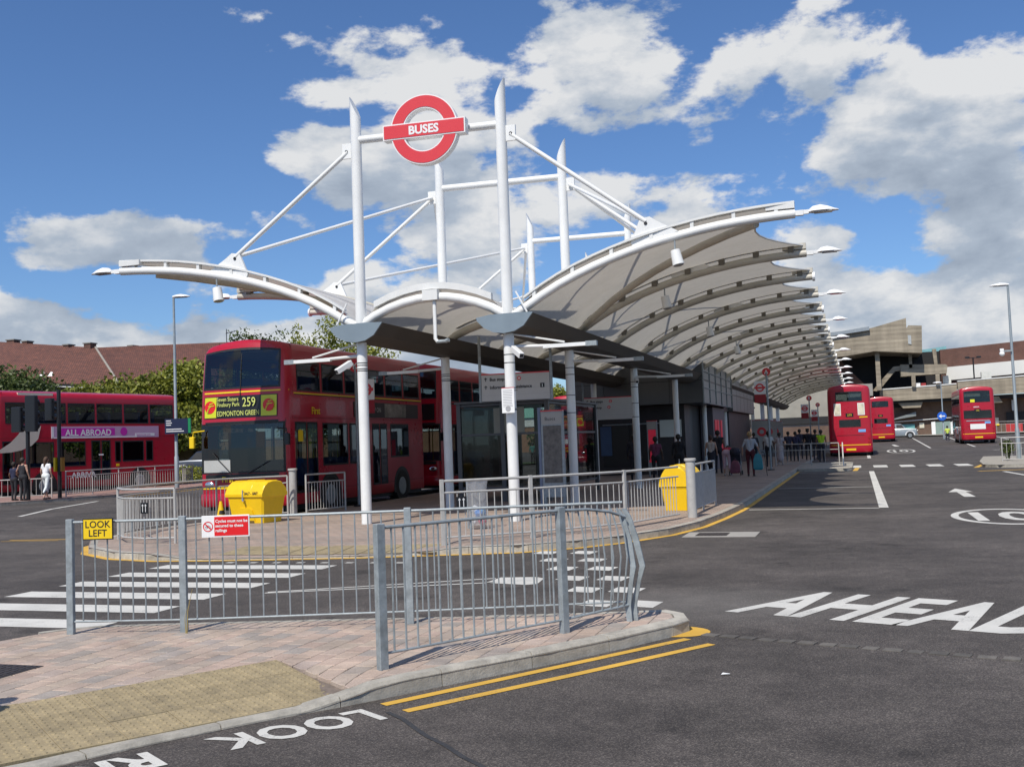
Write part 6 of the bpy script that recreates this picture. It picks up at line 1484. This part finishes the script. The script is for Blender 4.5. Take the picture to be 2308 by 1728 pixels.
def tr(lab,px,py,Y,w,m,seed,n=5200,**k):
    p=atY(px,py,Y); return tree(lab,p.x,Y,.2,(p.z-.2)*(.90 if px<500 else 1.03),w,m,n,seed=seed,**k)
tr('dark olive tree at the far left edge in front of the tiled roof',15,795,60,8.5,LEAFB,3,13000)
tr('dense low olive tree in front of the roof valley, left of the lamp post',235,828,58,10.5,LEAFA,4,17000,blobs=14,low=.15)
tr('olive tree rising just right of the low dense tree',330,818,59,8.0,LEAFA,5,12000,low=.15)
tr('taller bright green tree against the left side of the first bus',435,780,62,6.5,LEAFC,6,13000,blobs=9,low=.1)
tr('dark tree top showing just above the roof of the first bus, left one',545,748,74,6.5,LEAFB,7,7000)
tr('dark tree top showing above the roof of the first bus, right one',628,748,80,6.5,LEAFB,8,7000)
tr('thin bright tree behind the first bus with a pointed top',668,735,58,2.8,LEAFC,9,5000,blobs=7,ls=.2)
tr('thin bright tree with a tall top just left of the front mast',735,712,57,4.2,LEAFC,10,8000,blobs=8,ls=.2)
tr('bushy bright tree behind the front left mast',790,765,58,5.5,LEAFC,11,8000,ls=.2)
tr('small pale tree between the second and third thin trees',700,760,57,3.2,LEAFC,12,4000,ls=.2)
tr('slim golden green tree seen through the gap under the canopy',1255,868,88,3.8,LEAFC,13,7000,blobs=10,ls=.26)
tr('dark conifer tip above the pale green roof',1196,905,150,6,LEAFB,14,1500)
tr('round bush at the kerb beyond the platform gap',1215,972,95,3,LEAFB,15,1500)
tr('autumn tinted shrub beside the roadside notice',1278,955,92,2.4,LEAFA,16,1500)
tree('small weedy shrub at the foot of the right hand lamp post',6.5,52.6,.12,.9,.8,LEAFB,700,.05,5,.10,17,0,'shrub','leafy_shrub')
tree('low green shrubs behind the far left railing',-35.2,49,.27,.9,3.2,LEAFC,1500,.05,7,.13,18,0,'shrub','leafy_shrub')
# ================================================================ PEOPLE
SKIN=[mat('skin_light',(.42,.24,.17),.55,0,.05),mat('skin_brown',(.16,.08,.05),.55,0,.05),mat('skin_dark',(.07,.035,.022),.5,0,.05)]
def cloth(n,c): return mat('cloth_'+n,c,.85,0,.10,10)
def person(lab,x,y,z,rz,h=1.72,top=(.5,.5,.5),trou=(.03,.03,.04),shoe=(.03,.03,.03),hair=(.02,.015,.01),skin=0,sleeve=.35,pose='stand',female=True,long_hair=False,skirt=None,group=None,bare=False,cap=None,crop=False,vox=.017,arms=None,tn='top'):
    t=thing('person',lab,'person',(x,y,z),rz,group); k=h/1.72
    C=[] # (p,q,r0,r1,mat)  mats: 0 skin 1 top 2 trousers 3 shoes 4 hair
    V3=Vector
    bend=0
    def add(p,q,r0,r1,m): C.append((V3(p)*k,V3(q)*k,r0*k,r1*k,m))
    hipz=.92; stride={'walk':.22,'stand':.03,'bend':.02}.get(pose,.03)
    hipw=.095; sw=.165 if female else .19
    lean={'bend':1.25,'walk':.05,'stand':0.0,'lean':.2}.get(pose,0)
    def up(px,py,pz): # rotate upper body forward (towards -Y) about the hip
        dz=pz-hipz; return (px,py*math.cos(lean)-dz*math.sin(lean),hipz+dz*math.cos(lean)+py*-math.sin(lean)*-1*0)
    # legs
    for s in (-1,1):
        fy=-stride*s; by=fy*.5
        add((s*hipw,0,hipz),(s*(hipw+.005),by-.02,.50),.098,.062,2)
        add((s*(hipw+.005),by-.02,.50),(s*(hipw+.01),fy+.02,.11 if not crop else .30),.060,.045,2)
        if crop: add((s*(hipw+.01),by*.9,.33),(s*(hipw+.01),fy+.02,.11),.045,.034,0)
        add((s*(hipw+.01),fy+.03,.05),(s*(hipw+.02),fy-.14,.035),.045,.036,3)
    # torso
    add((-.05,0,hipz+.02),(.05,0,hipz+.02),.135,.135,2)
    add(up(0,0,hipz+.06),up(0,0,1.12),.135,.115 if female else .13,1)
    for s in (-1,1):
        add(up(s*.05,0,1.12),up(s*.075,0,1.33),.108,.112,1)
        add(up(s*.06,.0,1.36),up(s*sw,0,1.375),.085,.062,1 if not bare else 0)
    if female: 
        for s in (-1,1): add(up(s*.065,-.07,1.24),up(s*.065,-.075,1.25),.07,.065,1)
    add(up(0,0,1.38),up(0,-.01,1.50),.052,.050,0)
    # head
    hc=up(0,-.015,1.60); add(hc,up(0,-.02,1.575),.092,.078,0); add(up(0,-.045,1.535),up(0,-.05,1.53),.058,.05,0)
    add(up(0,-.105,1.585),up(0,-.118,1.565),.012,.015,0)
    for s in (-1,1): add(up(s*.088,0,1.585),up(s*.09,0,1.56),.016,.012,0)
    hr=up(0,.018,1.632); add(hr,up(0,.03,1.60),.098,.088,4)
    if long_hair: add(up(0,.065,1.58),up(0,.075,1.36),.085,.05,4)
    # arms
    A=arms or [((.24,.02,1.14),(.25,-.06,.92)),((-.24,.02,1.14),(-.25,-.06,.92))]
    for (el,wr),s in zip(A,(1,-1)):
        sh=V3(up(s*(sw+.01),0,1.37)); e=V3(up(*el)) if pose!='bend' else V3((s*.2,-.50,.98)); w=V3(up(*wr)) if pose!='bend' else V3((s*.14,-.62,.78))
        mid=sh.lerp(e,.5)
        add(sh,mid,.052,.046,1 if sleeve>.1 else 0); add(mid,e,.044,.038,1 if sleeve>.5 else 0); add(e,w,.037,.027,1 if sleeve>.9 else 0)
        d=(w-e).normalized(); add(w,w+d*.07,.028,.032,0)
        side=d.cross(V3((1,0,0))); side=side.normalized() if side.length>.1 else V3((0,1,0))
        for q,(o_,ln) in enumerate(((-.027,.062),(-.009,.075),(.009,.072),(.027,.058))): add(w+d*.08+side*o_,w+d*(.08+ln)+side*o_*1.1+V3((-s*.012,0,0)),.0095,.008,0)
        add(w+d*.03-side*.03,w+d*.085-side*.055,.012,.009,0)
    if skirt: add((0,0,hipz),(0,0,skirt),.15,.20,2)
    # implicit union -> voxel grid surface through remesh modifier
    mb=MB()
    for p,q,r0,r1,m in C:
        n=8; mb.tube([p-(q-p).normalized()*r0*.0,q],[r0,r1],n); 
        for c,r in ((p,r0),(q,r1)): mb.ell(c,(r,r,r),10,7)
    me=mb.mesh('body',SKIN[skin],fix=False); o=bpy.data.objects.new('b',me); S.collection.objects.link(o)
    md=o.modifiers.new('r','REMESH'); md.mode='VOXEL'; md.voxel_size=vox*k; sm=o.modifiers.new('s','SMOOTH'); sm.factor=.5; sm.iterations=2
    dg=bpy.context.evaluated_depsgraph_get(); dg.update(); m2=bpy.data.meshes.new_from_object(o.evaluated_get(dg)); bpy.data.objects.remove(o)
    m2.materials.clear()
    for mm in (SKIN[skin],cloth(lab.split()[0]+'_%s'%tn+str(abs(hash(lab))%999),top),cloth('legs_%d_%d_%d'%tuple(int(c*999) for c in trou),trou),cloth('shoe_%d'%int(shoe[0]*999),shoe),mat('hair_%d_%d'%(int(hair[0]*999),int(hair[1]*999)),hair,.7,0,.1)): m2.materials.append(mm)
    nf=len(m2.polygons); cen=np.empty(nf*3); m2.polygons.foreach_get('center',cen); cen=cen.reshape(-1,3); best=np.full(nf,1e9); mi=np.zeros(nf,int)
    for p,q,r0,r1,m in C:
        p_=np.array(p); q_=np.array(q); pq=q_-p_; L2=max(1e-9,pq@pq); tt=np.clip((cen-p_)@pq/L2,0,1); dd=np.linalg.norm(cen-(p_+tt[:,None]*pq),axis=1)-(r0+(r1-r0)*tt)
        if m==0 and False: dd+=0
        if m==4: dd=dd+np.where(cen[:,1]-hc[1]*k< -.055*k,.05,-.004)
        u=dd<best; best[u]=dd[u]; mi[u]=m
    m2.polygons.foreach_set('material_index',mi); m2.shade_smooth(); m2.name='body'; link('body',m2,t)
    if cap: b=MB(); c=V3(hr)*k; b.tube([c+V3((0,0,.04)),c+V3((0,0,.10))],[.10,.115],14); b.tube([c+V3((0,-.08,.04)),c+V3((0,-.14,.035))],[.07,.05],10); b.build('cap',cloth('cap',cap),t)
    return t
def bag(t,loc,m,w=.22,h=.30,d=.12,nm='carrier_bag',lab='bag',cat='bag'):
    o=thing(nm,lab,cat,(t.location.x+loc[0],t.location.y+loc[1],t.location.z+loc[2])); b=MB()
    b.loft([[(x*w*a+random.uniform(-.01,.01),y*d*a,z) for x,y in ((-.5,-.5),(.5,-.5),(.5,.5),(-.5,.5))] for z,a in ((-h,.75),(-h*.9,1.05),(-h*.4,1.0),(-.05,.7),(0,.3))]); b.build('sack',m,o); b=MB(); b.tube([(-.04,0,0),(0,0,.09),(.04,0,0)],.008,5); b.build('handle',m,o); return o
# far left pedestrians
gA=atan=None
q_=at(52,1128,.27); person('woman in a dark strapless top and black trousers at the far left crossing',q_.x,q_.y,.27,0.1,1.60,(.02,.02,.025),(.02,.02,.024),skin=0,sleeve=0,bare=True,hair=(.03,.02,.015),arms=[((.30,.0,1.18),(.42,-.12,1.08)),((-.25,.02,1.15),(-.27,-.05,.93))]).rotation_euler[2]=PI
q_=at(32,1128,.27); person('person in navy leaning at the left of the strapless woman',q_.x,q_.y,.27,PI,1.45,(.015,.018,.05),(.02,.02,.025),skin=1,sleeve=.5,long_hair=False)
q_=at(104,1125,.27); w_=person('woman in a long white top and white cropped trousers seen from behind',q_.x,q_.y,.27,PI,1.60,(.78,.78,.80),(.72,.76,.76),shoe=(.1,.08,.08),skin=0,hair=(.07,.035,.02),long_hair=True,pose='walk',crop=True,skirt=None)
PX=lambda px,py:at(px,py,.12)
def put(lab,px,Y,**k):
    p=atY(px,1000,Y); return person(lab,p.x,Y,.12,k.pop('rz',PI),**k)
wt=put('blonde woman in a white t-shirt and maroon trousers, seen from behind on the platform',1690,41.0,h=1.72,top=(.38,.40,.43),trou=(.07,.008,.015),skin=0,hair=(.34,.22,.10),sleeve=.6,arms=[((.28,.02,1.14),(.30,-.05,.90)),((-.27,.02,1.16),(-.33,-.05,.93))])
bag(wt,(.28,.0,.86),mat('teal_carrier_bag',(.01,.20,.25),.35,0,.1),.34,.62,.15,lab='teal carrier bag held by the blonde woman in a white t-shirt'); bag(wt,(-.62,.3,.62),mat('red_blue_bag',(.14,.03,.06),.5,0,.6,4),.36,.5,.2,lab='red and blue shopping bag left of the blonde woman')
o=thing('walking_stick','thin dark walking stick right of the blonde woman','walking stick',(wt.location.x+.52,wt.location.y,.12)); b=MB(); b.tube([(.08,0,0),(0,0,.88),(-.05,0,.93),(-.1,0,.9)],.013,6); b.build('stick',BLKP,o)
put('woman in pale pink trousers and a red top bending forward over a pushchair',1636,42.5,h=1.66,top=(.45,.015,.05),trou=(.50,.33,.37),skin=0,pose='bend',crop=True,shoe=(.5,.5,.5),sleeve=.4)
o=thing('pushchair','dark folding pushchair beside the bending woman in pink trousers','pushchair',(wt.location.x-.75,42.6,.12))
b=MB(); 
for s in (-.2,.2): b.tube([(s,.35,.12),(s,-.1,.95),(s,-.2,1.0)],.014,6); b.tube([(s,-.25,.12),(s,.15,.62)],.014,6)
b.build('frame',GALV,o); b=MB(); b.loft([[(-.2,.3,.35),(.2,.3,.35),(.2,.34,.42),(-.2,.34,.42)],[(-.2,-.05,.38),(.2,-.05,.38),(.2,-.05,.5),(-.2,-.05,.5)],[(-.2,-.18,.9),(.2,-.18,.9),(.2,-.05,.92),(-.2,-.05,.92)]]); b.build('seat',cloth('pram',(.02,.02,.035)),o)
b=MB(); b.ell((0,-.05,.92),(.23,.26,.2),12,6); b.build('hood',cloth('pram',(.02,.02,.035)),o)
for s in (-.22,.22):
    for y in (.35,-.25): b=MB(); b.tube([(s-.02,y,.09),(s+.02,y,.09)],.09,12); b.build('wheel',BLK,o)
put('tall man in a black waistcoat with pale sleeves near the kiosk',1618,45,h=1.84,top=(.015,.015,.02),trou=(.02,.02,.03),skin=1,female=False,sleeve=.0)
put('young woman in a pale strappy top and dark skirt by the kiosk corner',1602,44.2,h=1.62,top=(.42,.36,.32),trou=(.02,.02,.03),skin=0,hair=(.05,.02,.012),sleeve=0,bare=True,skirt=.5)
put('woman in a white blouse and black trousers in the middle of the platform',1732,52,h=1.74,top=(.50,.50,.48),trou=(.015,.015,.02),skin=2,hair=(.015,.012,.01),sleeve=.5)
put('person in a pale dress half hidden by the bus stop pole',1757,55,h=1.66,top=(.40,.36,.36),trou=(.40,.36,.36),skin=1,hair=(.03,.02,.015),skirt=.35)
put('person in a dark patterned shirt, left of the dark queue',1700,60,h=1.7,top=(.04,.045,.06),skin=1,sleeve=.6)
put('person in black with grey back stripe, second in the dark queue',1777,62,h=1.7,top=(.05,.05,.08),skin=1,sleeve=.6,female=False)
put('broad person in a dark blue jacket, third in the dark queue',1793,61,h=1.68,top=(.03,.03,.07),skin=1,sleeve=1)
put('man with bare forearms in a dark vest, fourth in the dark queue',1803,66,h=1.82,top=(.03,.03,.05),skin=1,female=False,sleeve=.2)
put('officer in black with a peaked cap in the queue',1821,63,h=1.82,top=(.012,.012,.018),skin=0,female=False,sleeve=1,cap=(.01,.01,.015))
put('person in black between the officer and the yellow vest',1838,62,h=1.76,top=(.015,.015,.02),skin=1,female=False,sleeve=1)
put('person in a yellow high visibility vest at the platform edge',1851,57.5,h=1.72,top=(.35,.55,.02),trou=(.015,.015,.025),skin=1,female=False,sleeve=.1)
put('man in dark clothes standing left of the kiosk posters',1428,38.5,h=1.78,top=(.02,.02,.03),trou=(.02,.02,.03),skin=2,female=False,sleeve=1)
put('person with a purple backpack in front of the kiosk',1477,38.0,h=1.66,top=(.13,.03,.07),trou=(.015,.015,.02),skin=2,sleeve=.5)
put('person in a black coat in front of the kiosk, right of the poster stand',1529,39.0,h=1.72,top=(.012,.012,.016),trou=(.012,.012,.016),skin=2,sleeve=1)
put('figure in a long black coat behind the second right hand column',1285,37,h=1.74,top=(.008,.008,.01),trou=(.008,.008,.01),skin=1,sleeve=1,skirt=.15)
put('man in a dark green jacket with a red scarf seen through the gap',1215,62,h=1.76,top=(.02,.05,.05),trou=(.015,.015,.02),skin=1,female=False,sleeve=1)
put('person in a teal coat farther off through the gap',1200,72,h=1.62,top=(.03,.14,.12),trou=(.02,.02,.02),skin=1,sleeve=1)
put('broad person in a bright blue shirt waiting beside the second bus',1070,29.5,h=1.70,top=(.015,.20,.50),trou=(.02,.02,.03),skin=2,female=False,sleeve=.5,arms=[((.27,.02,1.14),(.20,-.18,1.05)),((-.27,.02,1.14),(-.20,-.18,1.05))])
put('worker in a yellow vest beside the right hand bus',2137,112,h=1.75,top=(.50,.62,.10),trou=(.03,.03,.05),female=False,sleeve=.3)
o=thing('litter_wrapper','small white wrapper lying on the near road','litter',tuple(at(1635,1518,.006))); b=MB(); b.add([(-.03,-.02,0),(.035,-.012,.004),(.03,.022,0),(-.02,.018,.006)],[(0,1,2,3)]); b.build('wrapper',WHT,o)

person('pedestrian just outside the left edge whose shadow falls on the paving beside the iron cover',-5.72,4.42,.115,PI,1.70,(.05,.06,.10),(.03,.03,.04),female=False,sleeve=.5)
